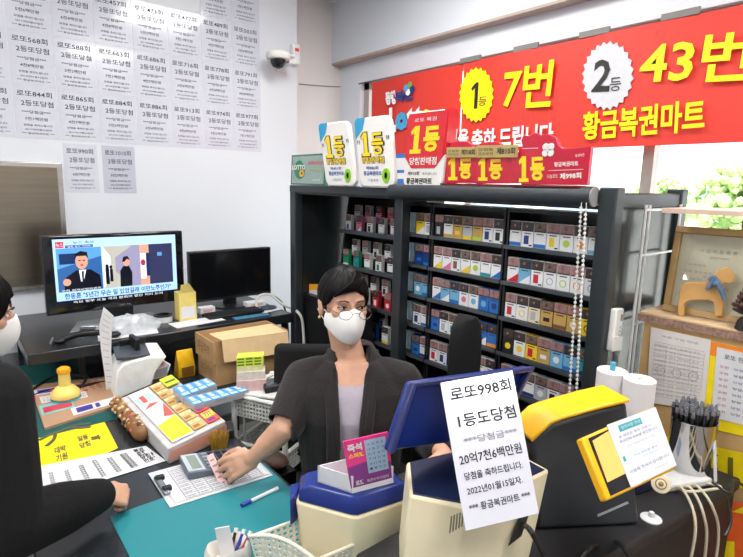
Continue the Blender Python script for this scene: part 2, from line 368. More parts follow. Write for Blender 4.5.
rack('cigarette_rack', 'narrow black cigarette rack of pale pack spines right of the middle post', 1.542, 1.725)
PK = {}
def pcol(n, r, g, b): PK[n] = M('pack_'+n, r, g, b, .3, noise=.02, coat=.25); return PK[n]
for n, c in dict(white=(232, 234, 236), blue=(40, 110, 190), sky=(112, 176, 214), navy=(28, 56, 120), green=(36, 140, 96), red=(200, 40, 52), yellow=(238, 206, 50), gold=(196, 160, 92), silver=(176, 182, 188), black=(34, 34, 38),
                 lime=(176, 208, 70), pink=(216, 120, 150), orange=(240, 150, 50), teal=(40, 150, 160), cream=(228, 216, 186), brown=(120, 84, 60)).items(): pcol(n, *c)
PHOTO = [M('warning_photo_dark', 62, 52, 52, .35, noise=.5, scale=60), M('warning_photo_rose', 150, 112, 112, .35, noise=.4, scale=50), M('warning_photo_brown', 112, 90, 82, .35, noise=.5, scale=70)]
BAND = M('warning_band', 38, 36, 38, .4)
_pack = {}
def pack_mesh(body, mark, style, ph):
    k = (body, mark, style, ph)
    if k in _pack: return _pack[k]
    m = MB().box(-.011, .011, -.0235, .0235, 0, .088, 0); f = -.0114      # front faces -X
    def R(y0, y1, z0, z1, mi, e=0): m.quad((f-e, y1, z0), (f-e, y0, z0), (f-e, y0, z1), (f-e, y1, z1), mi)
    R(-.0232, .0232, .058, .087, 2); R(-.0232, .0232, .0545, .0585, 3, .0001)
    m.ball((f+.002, .004, .072), (.0025, .011, .010), 4, 8, 6)
    if style == 0: R(-.0232, .0232, 0.001, .014, 1)
    elif style == 1: m.lathe((f+.001, 0, .026), [(.0001, .0016), (.012, .0016), (.012, 0)], 14, (-1, 0, 0), 1)
    elif style == 2: R(-.0232, .0232, .001, .054, 1); R(-.012, .012, .016, .030, 0, .0003)
    elif style == 3: R(-.006, .014, .010, .040, 1); R(-.02, -.008, .004, .009, 3)
    elif style == 4: m.add([(f, .0232, .001), (f, -.0232, .001), (f, -.0232, .034)], [(0, 1, 2)], 1)
    elif style == 5: m.lathe((f+.001, 0, .024), [(.013, 0), (.013, .0015), (.010, .0015), (.010, 0)], 16, (-1, 0, 0), 1)
    R(-.014, .014, .046, .0495, 3, .0002)
    me = m.mesh('cigarette_pack', [PK[body], PK[mark], PHOTO[ph], BAND, PHOTO[(ph+1) % 3]]); _pack[k] = me; return me
NTH = ['first', 'second', 'third', 'fourth', 'fifth', 'sixth', 'seventh', 'eighth']; SHF = ['top', 'second', 'third', 'fourth', 'bottom']
STN = ['with %s base', 'with %s disc', 'faced %s', 'with %s block', 'with %s corner', 'with %s ring']
def pack(x, y, z, spec, where, group, rz=0, tilt=0):
    b, m_, st_ = spec
    o = bpy.data.objects.new('cigarette_pack', pack_mesh(b, m_, st_, int(abs(y*977+z*431)) % 3)); C.objects.link(o)
    o.location = (x, y, z); o.rotation_euler = (0, tilt, rz)
    return tag(o, '%s pack %s, %s' % (b, STN[st_] % m_, where), 'cigarette pack', group)
W = 'white'
near = [[(W, 'blue', 0), (W, 'navy', 3), (W, 'blue', 0), (W, 'yellow', 3), (W, 'lime', 1), (W, 'orange', 1), (W, 'sky', 0)],
        [(W, 'red', 4), ('sky', W, 4), (W, 'red', 3), (W, 'silver', 5), (W, 'lime', 5), (W, 'orange', 5), (W, 'sky', 5)],
        [(W, 'red', 3), (W, 'yellow', 5), ('cream', 'silver', 3), ('black', 'gold', 2), ('gold', 'brown', 0), ('gold', 'cream', 1), ('yellow', 'black', 5)],
        [('black', 'yellow', 1), (W, 'yellow', 1), ('yellow', 'red', 3), (W, 'gold', 2), ('sky', W, 1), ('sky', 'blue', 0), ('teal', 'navy', 0)],
        [(W, 'silver', 3), ('sky', 'blue', 4), (W, 'navy', 0), ('silver', W, 1), (W, 'black', 3), ('silver', 'navy', 0), ('navy', W, 3)]]
mid = [[('black', 'silver', 3), (W, 'gold', 0), ('yellow', 'gold', 2), ('silver', 'yellow', 0), ('gold', 'lime', 0), (W, 'navy', 3), (W, 'black', 3)],
       [(W, 'yellow', 4), (W, 'pink', 4), (W, 'brown', 3), (W, 'yellow', 4), (W, 'lime', 1), (W, 'teal', 0), (W, 'blue', 4)],
       [(W, 'blue', 4), ('sky', W, 4), ('sky', 'blue', 0), (W, 'pink', 1), (W, 'sky', 1), ('blue', 'sky', 1), ('blue', 'navy', 1)],
       [('navy', 'blue', 2), (W, 'silver', 3), (W, 'teal', 3), (W, 'green', 3), ('cream', 'gold', 3), ('blue', W, 4), ('blue', 'orange', 0)],
       [(W, 'red', 3), (W, 'navy', 3), ('navy', 'sky', 4), (W, 'blue', 3), ('sky', W, 0), (W, 'silver', 1), (W, 'navy', 0)]]
for rws, y1, nm, gr in ((near, 1.152, 'bead chain rack', 'packs in the rack beside the chain'), (mid, 1.524, 'headrest rack', 'packs in the rack behind the headrest')):
    for r, row in enumerate(rws):
        for c, sp in enumerate(row):
            pack(1.592, y1-.0235-c*.0498, shelfz[r], sp, '%s from left, %s shelf, %s' % (NTH[c], SHF[r], nm), gr, 0, 0)
# narrow bay: two faced packs per shelf, stacks of pack spines left of them
nb = [[('yellow', W, 4), (W, 'silver', 3)], [('blue', 'navy', 2), ('navy', 'blue', 0)], [('sky', W, 1), ('sky', 'blue', 0)], [(W, 'navy', 3), (W, 'blue', 0)], [('navy', 'blue', 2), (W, 'navy', 0)]]
SPN = M('pack_spine', 158, 182, 196, .3, noise=.15, scale=40, coat=.2)
sm = MB().box(-.0225, .0225, -.0105, .0105, 0, .086).mesh('cigarette_pack', [SPN])
for r in range(5):
    for c in range(2): pack(1.592, 1.612-c*.05, shelfz[r], nb[r][c], '%s of two, %s shelf, narrow rack' % (NTH[c], SHF[r]), 'faced packs in the narrow rack')
    for k in range(3):
        o = bpy.data.objects.new('cigarette_pack', sm); C.objects.link(o); o.location = (1.632, 1.706-.025*k, shelfz[r])
        tag(o, 'pale blue spine of pack, %s from left, %s shelf of the narrow rack' % (NTH[k], SHF[r]), 'cigarette pack', 'pack spines in the narrow rack')
# leaning rack at the left: stepped shelves
t = thing('leaning_rack', 'leaning black cigarette rack of double rows behind the seated clerk', 'rack', (1.76, 2.09, .05))
lz = [1.49, 1.30, 1.115, .945]
for y in (1.775, 2.38): MB().prism([(1.66, y, .80), (1.86, y, .80), (1.90, y, 1.64), (1.78, y, 1.64)], (0, .008, 0)).build('side_panel', BLK, t)
MB().prism([(1.86, 1.783, .80), (1.87, 1.783, .80), (1.905, 1.783, 1.64), (1.895, 1.783, 1.64)], (0, .597, 0)).build('back_panel', BLK, t)
MB().box(1.66, 1.86, 1.79, 2.37, .053, .80).build('plinth', BLK, t)
lp = [[[(W, 'sky', 0), (W, 'pink', 2), ('red', 'pink', 2), ('red', W, 4), (W, 'red', 3), (W, 'silver', 3)], [(W, 'navy', 3), ('pink', W, 4), (W, 'black', 3), (W, 'silver', 0), (W, 'pink', 0), (W, 'red', 0)]],
      [[(W, 'silver', 0), ('silver', 'brown', 0), (W, 'black', 3), (W, 'brown', 0), (W, 'black', 0), ('brown', W, 3)], [('green', W, 0), ('green', 'teal', 2), (W, 'green', 0), (W, 'green', 3), (W, 'black', 0), (W, 'lime', 0)]],
      [[('silver', W, 3), (W, 'yellow', 3), (W, 'brown', 0), (W, 'black', 3), ('brown', W, 0), (W, 'silver', 3)], [(W, 'green', 3), ('yellow', W, 4), (W, 'red', 3), ('red', W, 3), ('red', W, 1), (W, 'red', 0)]],
      [[(W, 'navy', 3), (W, 'silver', 3), ('navy', W, 0), (W, 'blue', 3), (W, 'navy', 0), (W, 'black', 3)], [('navy', 'blue', 2), (W, 'yellow', 3), (W, 'navy', 3), ('blue', W, 3), (W, 'yellow', 0), (W, 'navy', 0)]]]
for r, z in enumerate(lz):
    xb = 1.73+(z-.8)/.84*.06
    s_ = MB().box(xb-.005, xb+.045+.04, 1.783, 2.38, z, z+.006).build('shelf', BLK, t)
    s2 = MB().box(xb-.06, xb-.005, 1.783, 2.38, z-.052, z-.046).box(xb-.008, xb-.005, 1.783, 2.38, z-.046, z).build('shelf', BLK, t)
    MB().box(xb-.064, xb-.06, 1.783, 2.38, z-.058, z-.036).build('price_rail', EDG, s2)
    for q in range(2):
        for c in range(6):
            pack((xb+.03, xb-.03)[q], 2.325-c*.094+.01, (z+.006, z-.046)[q], lp[r][q][c], '%s from left, %s leaning rack tier, %s row' % (NTH[c], NTH[r], ('back', 'front')[q]), 'packs in the leaning rack')
# ================================================================ winner signs on the top bar
RED = M('sign_red', 214, 30, 44, .3, coat=.3); YEL = M('sign_yellow', 252, 214, 40, .4); SW = M('sign_white', 236, 234, 230, .3, noise=.01, coat=.2)
SB = M('sign_blue', 44, 158, 206, .35); SG = M('sign_green', 136, 200, 40, .35); DK = M('sign_black', 38, 34, 30, .5); BLU = M('sign_navy_text', 52, 96, 168, .5)
def wsign(name, label, X, tl, tr, br, bl, th, draw):
    pl = Xp(X); a, b, c, d = [pl(*q) for q in (tl, tr, br, bl)]
    zb = 1.688; c.z = d.z = zb
    t = thing(name, label, 'sign', (X+th/2, (c.y+d.y)/2, zb), 'first prize signs on the frame')
    ex, ey = c-d, a-d; m = MB(); P = []
    r0 = .035
    for q in rrect(V((0, 0, 0)), V((ex.length, 0, 0)), V((0, ey.length, 0)), r0): P.append(d+ex*(q.x/ex.length)+ey*(q.y/ey.length))
    m.prism(P, V((th, 0, 0)), 0); m.build('case', [SW], t, bevel=.006)
    def at(u, v, e=.0015): return d+ex*u+ey*v+V((-e, 0, 0))
    draw(t, at, ex, ey, P); return t
def d_white(l1):
    def f(t, at, ex, ey, P):
        m = MB()
        m.prism([at(0, .70), at(.0, .93), at(.03, .98), at(.09, 1.0), at(.32, 1.0), at(.22, .84)], (-.001, 0, 0)); m.build('corner_patch', SB, t)
        g = MB().lathe(at(.80, .165), [(.011, -.001), (.0235, -.001), (.0235, .003), (.011, .003), (.011, -.001)], 24, (-1, 0, 0)); 
        for i, q in enumerate(g.v): g.v[i] = V((q.x, q.y, at(.80, .165).z+(q.z-at(.80, .165).z)*1.3))
        g.build('ring', SG, t, smooth=True)
        m = MB()
        for e, mi, bo in ((.002, 0, .075), (.004, 1, .03)):
            m.text('1등', at(.14+.03*(mi), .43+.015*mi, e), ex*(.68-.06*mi), ey*(.37-.03*mi), mi, bo)
            m.text('당첨판매점', at(.13+.01*mi, .335+.005*mi, e), ex*(.66-.02*mi), ey*(.105-.01*mi), mi, .05-.03*mi)
        m.text('"', at(.04, .62), ex*.07, ey*.06, 0).text('"', at(.88, .66), ex*.07, ey*.06, 0)
        m.text(l1, at(.24, .25), ex*.36, ey*.05, 2, .02).text('황금복권마트', at(.16, .165), ex*.52, ey*.065, 2, .03).text('나눔로또', at(.28, .075), ex*.3, ey*.045, 2)
        m.build('lettering', [DK, YEL, BLU], t)
    return f
def d_red(t, at, ex, ey, P):
    m = MB(); m.prism([at(.02, .42), at(.01, .9), at(.05, .985), at(.94, .985), at(.99, .93), at(.97, .42), at(.80, .27), at(.20, .27)], (-.002, 0, 0)); m.prism([at(.90, .36, .001), at(.90, 1.004, .001), at(1.0, 1.004, .001), at(1.012, .96, .001), at(1.012, .45, .001)], (.049, 0, 0)); m.build('red_front', RED, t)
    m = MB(); m.text('1등', at(.14, .46, .005), ex*.72, ey*.36, 0, .05).text('당첨판매점', at(.16, .31, .005), ex*.68, ey*.10, 1, .02).text('로또 복권', at(.2, .87, .005), ex*.55, ey*.05, 1); m.build('lettering', [YEL, SW, DK], t); m = MB()
    m.text('제913회', at(.12, .17), ex*.3, ey*.055, 2, .02).text('축하합니다', at(.5, .175), ex*.36, ey*.035, 2).text('황금복권마트', at(.10, .055), ex*.66, ey*.085, 2, .03); m.build('lettering', [YEL, SW, DK], t)
wsign('winner_sign', 'white first prize sign beside the green plaque, blue corner and green ring', 1.475, (318.5, 124), (352, 122.5), (355.8, 184.5), (326, 184.5), .022, d_white('제451회'))
wsign('winner_sign', 'white first prize sign next to the red one, blue corner and green ring', 1.475, (354.6, 119), (391.5, 116.6), (394.8, 184.5), (359.6, 184.5), .022, d_white('제886회'))
t = wsign('winner_sign', 'red and white first prize sign standing above the middle post', 1.475, (408.4, 113.5), (449.8, 111.5), (441.5, 185.5), (402.3, 184.5), .045, d_red)
# a red back face to the red sign is its own shell
pl = Xp(1.5); a, b, c, d = [pl(*q) for q in ((291.5, 143.5), (325, 141.5), (325, 184.5), (290.5, 184.5))]
c.z = d.z = 1.688; a.z = b.z = 1.845
t = thing('glass_plaque', 'flat green edged plaque with round emblem at the far end of the bar', 'plaque', ((c+d)/2))
MB().slab(a, b, c, d, (.02, 0, 0)).build('border', M('plaque_green', 46, 116, 96, .15, coat=.5), t, bevel=.002)
i = [(d+(p_-d)*1.0) for p_ in (a, b, c, d)]
def pa(u, v, e=.001): return d+(c-d)*u+(a-d)*v+V((-e, 0, 0))
MB().slab(pa(.05, .05), pa(.96, .05), pa(.96, .94), pa(.05, .94), (-.001, 0, 0)).build('face', M('plaque_grey', 150, 172, 166, .2), t)
m = MB().lathe(pa(.27, .5, .002), [(.0, .003), (.047, .003), (.05, 0)], 24, (-1, 0, 0)); m.build('emblem', M('emblem_green', 28, 130, 96, .3), t)
m = MB().text('LOTTO', pa(.06, .5, .006), (c-d)*.4, (a-d)*.16, 0, .04).text('ㅇ', pa(.28, .26, .006), (c-d)*.16, (a-d)*.24, 3, .05).text('로또복권', pa(.52, .64, .004), (c-d)*.4, (a-d)*.13, 1, .03).text('당첨판매점', pa(.55, .44, .004), (c-d)*.36, (a-d)*.09, 2).text('황금마트', pa(.66, .14, .004), (c-d)*.22, (a-d)*.06, 0)
m.build('lettering', [SW, M('coral_text', 226, 120, 120, .5), M('pale_lime_text', 190, 206, 110, .5), M('amber_text', 240, 170, 40, .5)], t)
# crest trophies
CR = M('crest_red', 198, 12, 50, .22, coat=.4); CRD = M('crest_edge', 120, 6, 30, .2, coat=.4); PINKL = M('pale_pink_line', 240, 190, 196, .4)
def crest(name, label, X, poly, texts, clover, gr='red crest trophies on the blind', line=None):
    pl = Xp(X); P = [pl(*q) for q in poly]; zb = 1.709; lo = min(p_.z for p_ in P)
    dz = zb-lo; P = [p_+V((0, 0, dz)) for p_ in P]
    ys = [p_.y for p_ in P]; t = thing(name, label, 'trophy', (X+.015, sum(ys)/len(ys), zb), gr)
    MB().prism(P, (.018, 0, 0), 1, 1).build('crest', [CR, CR], t, bevel=.0015)
    MB().box(X-.012, X+.03, min(ys)+.02, max(ys)-.02, zb-.006, zb).build('foot', CRD, t)
    m = MB()
    pp = PL((X-.002, 0, 0), (1, 0, 0))
    for s_, bl, br, tl, mi, bo in texts:
        o = pp(*bl); m.text(s_, o+V((0, 0, dz)), pp(*br)-o, pp(*tl)-o, mi, bo)
    for (x0, y0, x1, y1) in (line or []):
        a_, b_ = pp(x0, y0), pp(x1, y1); m.quad(a_+V((0, 0, dz)), b_+V((0, 0, dz)), b_+V((0, 0, dz+.002)), a_+V((0, 0, dz+.002)), 2)
    m.build('lettering', [YEL, SW, PINKL], t)
    if clover:
        c0 = pp(*clover[:2])+V((0, 0, dz)); m = MB()
        for k in range(4):
            q = c0+V((0, math.cos(PI/4+PI/2*k), math.sin(PI/4+PI/2*k)))*clover[2]*.6; m.lathe(q, [(0, .002), (clover[2]*.52, .002), (clover[2]*.56, 0)], 12, (-1, 0, 0))
        m.build('clover', SW, t)
    return t
big = [(521, 187), (509.5, 168), (516, 156), (522.5, 150), (521, 143), (523, 137.5), (529, 138.5), (534, 135), (540, 138), (547, 136.5), (552, 138.5), (556, 142), (558, 148), (562, 151), (590.7, 149.2), (586.7, 188)]
crest('crest_trophy', 'large red crest trophy with plaque wing and white clover, at the chain end', 1.478, big,
      [('1등', (518.5, 184.5), (544, 184.5), (518.5, 159), 0, .05), ('황금복권마트', (554, 169.5), (578, 168.5), (554, 164.8), 1, .02), ('제998회', (559.5, 182), (581, 181), (559.5, 176), 1, .03), ('나눔로또', (547, 181), (557.5, 180.5), (547, 177), 1, 0), ('동행복권', (575, 160), (584, 159), (575, 157), 1, 0)], (548, 152.5, .021), line=[(548, 173.6, 583, 172.4), (522, 151.4, 538, 151.0)])
def small(x, label, num, X):
    P = [(x-17, 187), (x-24, 172), (x-20, 160), (x-14, 154), (x-14, 147), (x-5, 145), (x+4, 145), (x+10, 150), (x+16, 156), (x+22, 168), (x+25, 168), (x+24, 187)]
    t = crest('crest_trophy', label, X, P, [('1등', (x-15, 184), (x+9, 184), (x-15, 162), 0, .05)], (x+8, 156.5, .013))
    return t
small(463, 'smaller red crest trophy with gold tag, touching the red and white sign', '71', 1.487); t2 = small(493, 'smaller red crest trophy with gold tag, second from the red sign', '810', 1.482)
GOLD = M('brass_tag', 196, 172, 112, .35, metal=.35)
for x0, x1, yb, yt, s_, lab, X in ((446.5, 476, 157.5, 147.5, '제718회', 'gold tag reading 718 fixed above the first small crest', 1.468), (476.5, 517, 157.5, 145.5, '제810회', 'gold tag reading 810 fixed above the second small crest', 1.466)):
    pl = Xp(X); a, b, c, d = pl(x0, yt), pl(x1, yt-.6), pl(x1, yb-.3), pl(x0, yb); dz = .004
    m = MB().slab(a, b, c, d, (.006, 0, 0), 0); e = V((-.0012, 0, 0))
    m.text(s_, d+(c-d)*.52+(a-d)*.22+e, (c-d)*.44, (a-d)*.55, 1, .02).text('당첨점', d+(c-d)*.06+(a-d)*.52+e, (c-d)*.36, (a-d)*.24, 1).text('로또복권', d+(c-d)*.06+(a-d)*.18+e, (c-d)*.36, (a-d)*.24, 1)
    tag(m.build('brass_tag', [GOLD, DK]), lab, 'tag', 'gold tags on the small crests')
# ================================================================ banners
BR = M('banner_red', 216, 58, 46, .55, noise=.03, scale=2); BY = M('banner_yellow', 255, 232, 0, .5, noise=0); BW = M('banner_white', 240, 240, 240, .5, noise=0); BS = M('banner_silver', 204, 206, 212, .5, noise=.05); BK = M('banner_black', 30, 28, 26, .5, noise=0); BB = M('banner_blue', 60, 120, 200, .5, noise=0)
def cloth(y0, y1, z0, z1, bands, X=2.49):
    m = MB(); n = 40
    for zb, zt, mi in bands:
        for i in range(n):
            ya, yb = y0+(y1-y0)*i/n, y0+(y1-y0)*(i+1)/n
            xa, xb = X+.006*math.sin(ya*9), X+.006*math.sin(yb*9)
            m.add([(xa, ya, zb), (xb, yb, zb), (xb, yb, zt), (xa, ya, zt), (xa+.002, ya, zb), (xb+.002, yb, zb), (xb+.002, yb, zt), (xa+.002, ya, zt)], [(0, 1, 2, 3), (7, 6, 5, 4), (0, 4, 5, 1), (3, 2, 6, 7)], mi)
    return m
def star(m, pl, cx_, cy_, rx, ry, n, mi, tilt=-.08):
    c = pl(cx_, cy_); ex = pl(cx_+rx, cy_+rx*tilt)-c; ey = pl(cx_, cy_-ry)-c; P = []
    for k in range(2*n):
        q = (1.0 if k % 2 else .9); a = PI*k/n; P.append(c+ex*(q*math.cos(a))+ey*(q*math.sin(a)))
    m.prism(P, (-.001, 0, 0), mi)
t = thing('banner', 'long red banner with yellow 7 and 43 numbers hung across the window', 'banner', (2.49, 1.3, 1.895), 'banners across the window')
pl = Xp(2.478); m = cloth(-.9, 2.225, 1.895, 2.416, [(1.895, 2.416, 0)])
star(m, pl, 476, 95, 18, 28, 22, 1); star(m, pl, 607, 76, 27, 35, 24, 2)
pl = Xp(2.474)
m.tpx(pl, '7번', (501.5, 109.5), (550, 106.5), (505.5, 66), 1, .02); m.tpx(pl, '43번', (637.5, 85.5), (747, 80), (644, 39), 1, .02)
m.tpx(pl, '황금복권마트', (582, 140.5), (704, 131), (583, 112.5), 1, .028); m.tpx(pl, '당첨을', (437, 150.5), (467.5, 149), (438.5, 130.5), 3, .030); m.tpx(pl, '축하', (471, 149), (495, 148), (472, 129.5), 3, .030); m.tpx(pl, '드립니다', (498.5, 148), (552.5, 145), (499.5, 127.5), 3, .030)
m.tpx(pl, '①', (470, 109), (477, 108.5), (471.5, 83), 4, 0); m.tpx(pl, '등', (478, 106), (486, 105.5), (479, 97), 4); m.tpx(pl, '2', (591, 92), (609, 91.5), (595, 60), 4, .02); m.tpx(pl, '등', (609.5, 91.5), (621, 90.5), (610, 78), 4)
m.build('cloth', [BR, BY, BS, BW, BK], t)
for k in range(8): MB().box(2.486, 2.50, 2.1-k*.38, 2.25-k*.38, 2.416, 2.444).build('hanging_tab', M('tab_grey', 120, 118, 116, .5), t)
t = thing('banner', 'red lottery banner with blue and white stripes at its foot, nearest the corner', 'banner', (2.49, 2.65, 1.62), 'banners across the window')
cloth(2.235, 3.085, 1.60, 2.416, [(1.60, 1.70, 2), (1.70, 1.74, 1), (1.74, 1.78, 2), (1.78, 1.80, 1), (1.80, 1.88, 2), (1.88, 1.91, 1), (1.91, 2.416, 0)]).build('cloth', [BR, BB, BW], t, smooth=True)
pl = Xp(2.474); m = MB()
m.tpx(pl, '동행', (386, 105.5), (396, 104), (385, 92), 1, .06); m.tpx(pl, '복권', (395, 103), (413, 99.5), (394.5, 92), 3, .07); m.tpx(pl, 'L', (389, 133), (396, 132), (389, 108), 1, .08); m.tpx(pl, 'o', (395, 131), (408, 129.5), (395, 113), 2, .08); m.tpx(pl, 'tt', (405, 128), (422, 126.5), (406, 108), 1, .06); m.tpx(pl, 'o', (420, 127), (432, 125.5), (420, 110), 5, .08)
c = pl(408, 87)
for (dx, dy, mi) in ((0, 0, 2), (4, -4, 4), (6, 2, 3), (2, 6, 1)): m.lathe(pl(406+dx, 88+dy*.7), [(0, .002), (.022, .002), (.022, 0)], 12, (-1, 0, 0), mi)
m.build('lettering', [BR, BW, M('banner_cyan', 70, 160, 210, .5), M('banner_navy', 30, 60, 130, .5), M('banner_green', 110, 170, 80, .5), BY], t)
MB().cyl((2.53, -.95, 2.437), (2.53, 3.29, 2.437), .005, 8).build('hanging_rope', M('cord_grey', 110, 108, 106, .6))
tag(bpy.data.objects['hanging_rope'], 'thin grey cord stretched along the window above the banners', 'rope')
# remote control on the near post
t = thing('remote_control', 'white air conditioner remote hung on the front post near the wire stand', 'remote control', (1.49, .745, 1.2))
pl = PL((1.52, .735, 1.2), (.3, -1, 0)); a, b, c, d = pl(610.5, 308), pl(622, 306.5), pl(619, 348.5), pl(605.5, 350)
MB().slab(a, b, c, d, V((-.3, 1, 0)).normalized()*-.02).build('body', SW, t, bevel=.005)
n_ = V((.3, -1, 0)).normalized()*.0205
def ra(u, v): return d+(c-d)*u+(a-d)*v+n_
MB().slab(ra(.3, .74), ra(.72, .74), ra(.72, .9), ra(.3, .9), n_*.04).build('display', M('lcd_brown', 96, 72, 60, .3), t)
for k in range(3):
    for j in range(2): MB().slab(ra(.28+.28*j, .35+.1*k), ra(.46+.28*j, .35+.1*k), ra(.46+.28*j, .41+.1*k), ra(.28+.28*j, .41+.1*k), n_*.08).build('button', M('button_grey', 178, 180, 184, .5), t)
MB().slab(ra(-.12, .0), ra(1.1, .0), ra(1.1, .36), ra(-.12, .36), n_*.14).build('holder', M('holder_white', 226, 226, 222, .4), t, bevel=.002)
# ================================================================ the counter and the back desk
CT = M('counter_black', 38, 42, 46, .22, noise=.15, scale=5)
t = thing('service_counter', 'long dark service counter running from the customers to the back wall', 'counter', (.43, 1.95, 0))
MB().box(.10, .765, .62, 3.27, .74, .78).build('worktop', CT, t, bevel=.005)
MB().box(.13, .16, .65, 3.26, 0, .74).build('front_panel', M('counter_grey', 88, 90, 92, .5), t)
MB().box(.16, .72, .65, .68, 0, .74).build('end_panel', M('counter_grey', 88, 90, 92, .5), t); MB().box(.16, .72, 2.2, 2.23, 0, .74).build('divider', M('counter_grey', 88, 90, 92, .5), t)
TEAL = M('teal_mat', 36, 128, 138, .28, noise=.06, scale=3); DTEAL = M('dark_teal_mat', 20, 84, 82, .4, noise=.06)
tag(MB().box(.283, .752, .64, 1.465, .78, .783).build('counter_mat', TEAL, bevel=.001), 'bright teal mat on the counter under the clipboard and pen', 'mat', 'counter mats')
tag(MB().box(.105, .47, 2.10, 3.0, .78, .783).build('counter_mat', DTEAL, bevel=.001), 'dark teal mat at the back of the counter under the black cables', 'mat', 'counter mats')
t = thing('riser_desk', 'black riser desk carrying the television and the switched off monitor', 'desk', (.86, 2.88, 0))
MB().box(.225, 1.49, 2.51, 3.28, .922, .975).build('desktop', M('desk_charcoal', 34, 37, 41, .25, noise=.12, scale=6), t, bevel=.006)
for x, y, z in ((.44, 2.62, .783), (.26, 3.2, .783), (1.46, 2.56, 0), (1.46, 3.22, 0)): MB().box(x-.012, x+.012, y-.012, y+.012, z, .922).build('leg', BLACK, t)
MB().box(.79, 1.49, 2.16, 3.26, .745, .775).build('lower_shelf', CT, t, bevel=.004)
for x, y in ((.81, 2.2), (1.45, 2.2), (.81, 3.2)): MB().box(x-.015, x+.015, y-.015, y+.015, 0, .745).build('leg', BLACK, t)
# television with a news broadcast on it
TVP = 2.80
t = thing('television', 'television showing a news broadcast on the riser desk', 'television', (.665, 2.84, .975))
MB().box(.342, .99, TVP, TVP+.05, 1.060, 1.436).build('housing', M('piano_black', 14, 14, 17, .12, noise=0, coat=.5), t, bevel=.008)
MB().prism([(.42, 2.74, .975), (.91, 2.74, .975), (.84, 2.93, .975), (.49, 2.93, .975)], (0, 0, .012)).build('stand_base', M('stand_grey', 120, 124, 126, .3, metal=.4), t, bevel=.003)
MB().box(.60, .73, 2.83, 2.87, .985, 1.065).build('stand_neck', BLACK, t)
pl = Yp(TVP-.001); a, b, c, d = pl(52.6, 239.5), pl(176.4, 234.5), pl(176, 292.5), pl(56.5, 306.5)
a.x = d.x = (a.x+d.x)/2; b.x = c.x = (b.x+c.x)/2; a.z = b.z = (a.z+b.z)/2; c.z = d.z = (c.z+d.z)/2
EX, EY = c-d, a-d
def E_(n, r, g, bl, s_=.5): return mat('screen_'+n, sr(r, g, bl), .15, noise=0, emit=s_)
SM = [E_('pale', 168, 206, 244), E_('deep', 20, 48, 92), E_('sky', 84, 146, 206), E_('suit', 18, 20, 32), E_('skin', 206, 150, 128), E_('white', 235, 240, 245), E_('hall', 170, 170, 160), E_('door', 48, 52, 84), E_('red', 196, 30, 60), E_('caption', 28, 66, 140), E_('mid', 46, 92, 150), E_('flagblue', 50, 60, 150), E_('lilac', 140, 136, 168), E_('ticker', 10, 16, 34)]
m = MB()
def sp(u, v, e=0): return d+EX*u+EY*v+V((0, -.0008-e, 0))
def sr_(u0, u1, v0, v1, mi, e=0): m.quad(sp(u0, v0, e), sp(u1, v0, e), sp(u1, v1, e), sp(u0, v1, e), mi)
def el(u, v, ru, rv, mi, e): m.add([sp(u+ru*math.cos(2*PI*k/18), v+rv*math.sin(2*PI*k/18), e) for k in range(18)], [tuple(range(18))], mi)
def pg(pts, mi, e): m.add([sp(u, v, e) for u, v in pts], [tuple(range(len(pts)))], mi)
sr_(0, 1, 0, 1, 0); sr_(.02, .36, .20, .86, 10, .0002); pg([(.02, .55), (.36, .72), (.36, .86), (.02, .86)], 2, .0003); sr_(.04, .18, .62, .78, 1, .0004)
pg([(.06, .2), (.08, .42), (.16, .52), (.27, .52), (.34, .42), (.35, .2)], 3, .0006); pg([(.18, .52), (.235, .52), (.21, .34), (.19, .34)], 5, .0008); pg([(.2, .5), (.217, .5), (.212, .3), (.2, .3)], 3, .0010)
el(.205, .655, .048, .125, 4, .0010); pg([(.155, .68), (.16, .77), (.2, .81), (.25, .79), (.257, .68), (.24, .735), (.17, .735)], 3, .0012); el(.19, .665, .010, .008, 3, .0013); el(.222, .665, .010, .008, 3, .0013); el(.205, .595, .012, .012, 8, .0013); el(.085, .345, .03, .055, 4, .0012)
sr_(.37, .62, .20, .86, 6, .0002); pg([(.37, .86), (.43, .7), (.43, .42), (.37, .2)], 5, .0003); pg([(.62, .86), (.47, .68), (.47, .45), (.60, .2)], 12, .0003); el(.40, .54, .014, .04, 3, .0005); sr_(.385, .415, .26, .52, 3, .0005); el(.43, .53, .012, .03, 3, .0005); sr_(.42, .445, .30, .5, 3, .0005)
pg([(.50, .2), (.505, .46), (.53, .53), (.58, .53), (.605, .42), (.60, .2)], 3, .0006); el(.56, .60, .03, .075, 4, .0008); pg([(.525, .6), (.535, .68), (.57, .69), (.592, .62), (.565, .645), (.545, .6)], 3, .0010)
sr_(.60, .675, .20, .86, 12, .0004); sr_(.675, .76, .20, .86, 4, .0003); sr_(.73, .76, .34, .72, 1, .0004); sr_(.68, .725, .30, .72, 5, .0004); el(.702, .57, .02, .05, 8, .0006); pg([(.682, .57), (.70, .545), (.722, .565), (.715, .52), (.69, .52)], 11, .0007)
sr_(.755, .965, .20, .86, 7, .0004); sr_(.83, .87, .66, .72, 2, .0006); sr_(.02, .08, .87, .96, 8, .0004); sr_(.09, .30, .865, .905, 9, .0004); sr_(0, 1, .07, .195, 0, .0004); sr_(0, 1, 0, .065, 13, .0004)
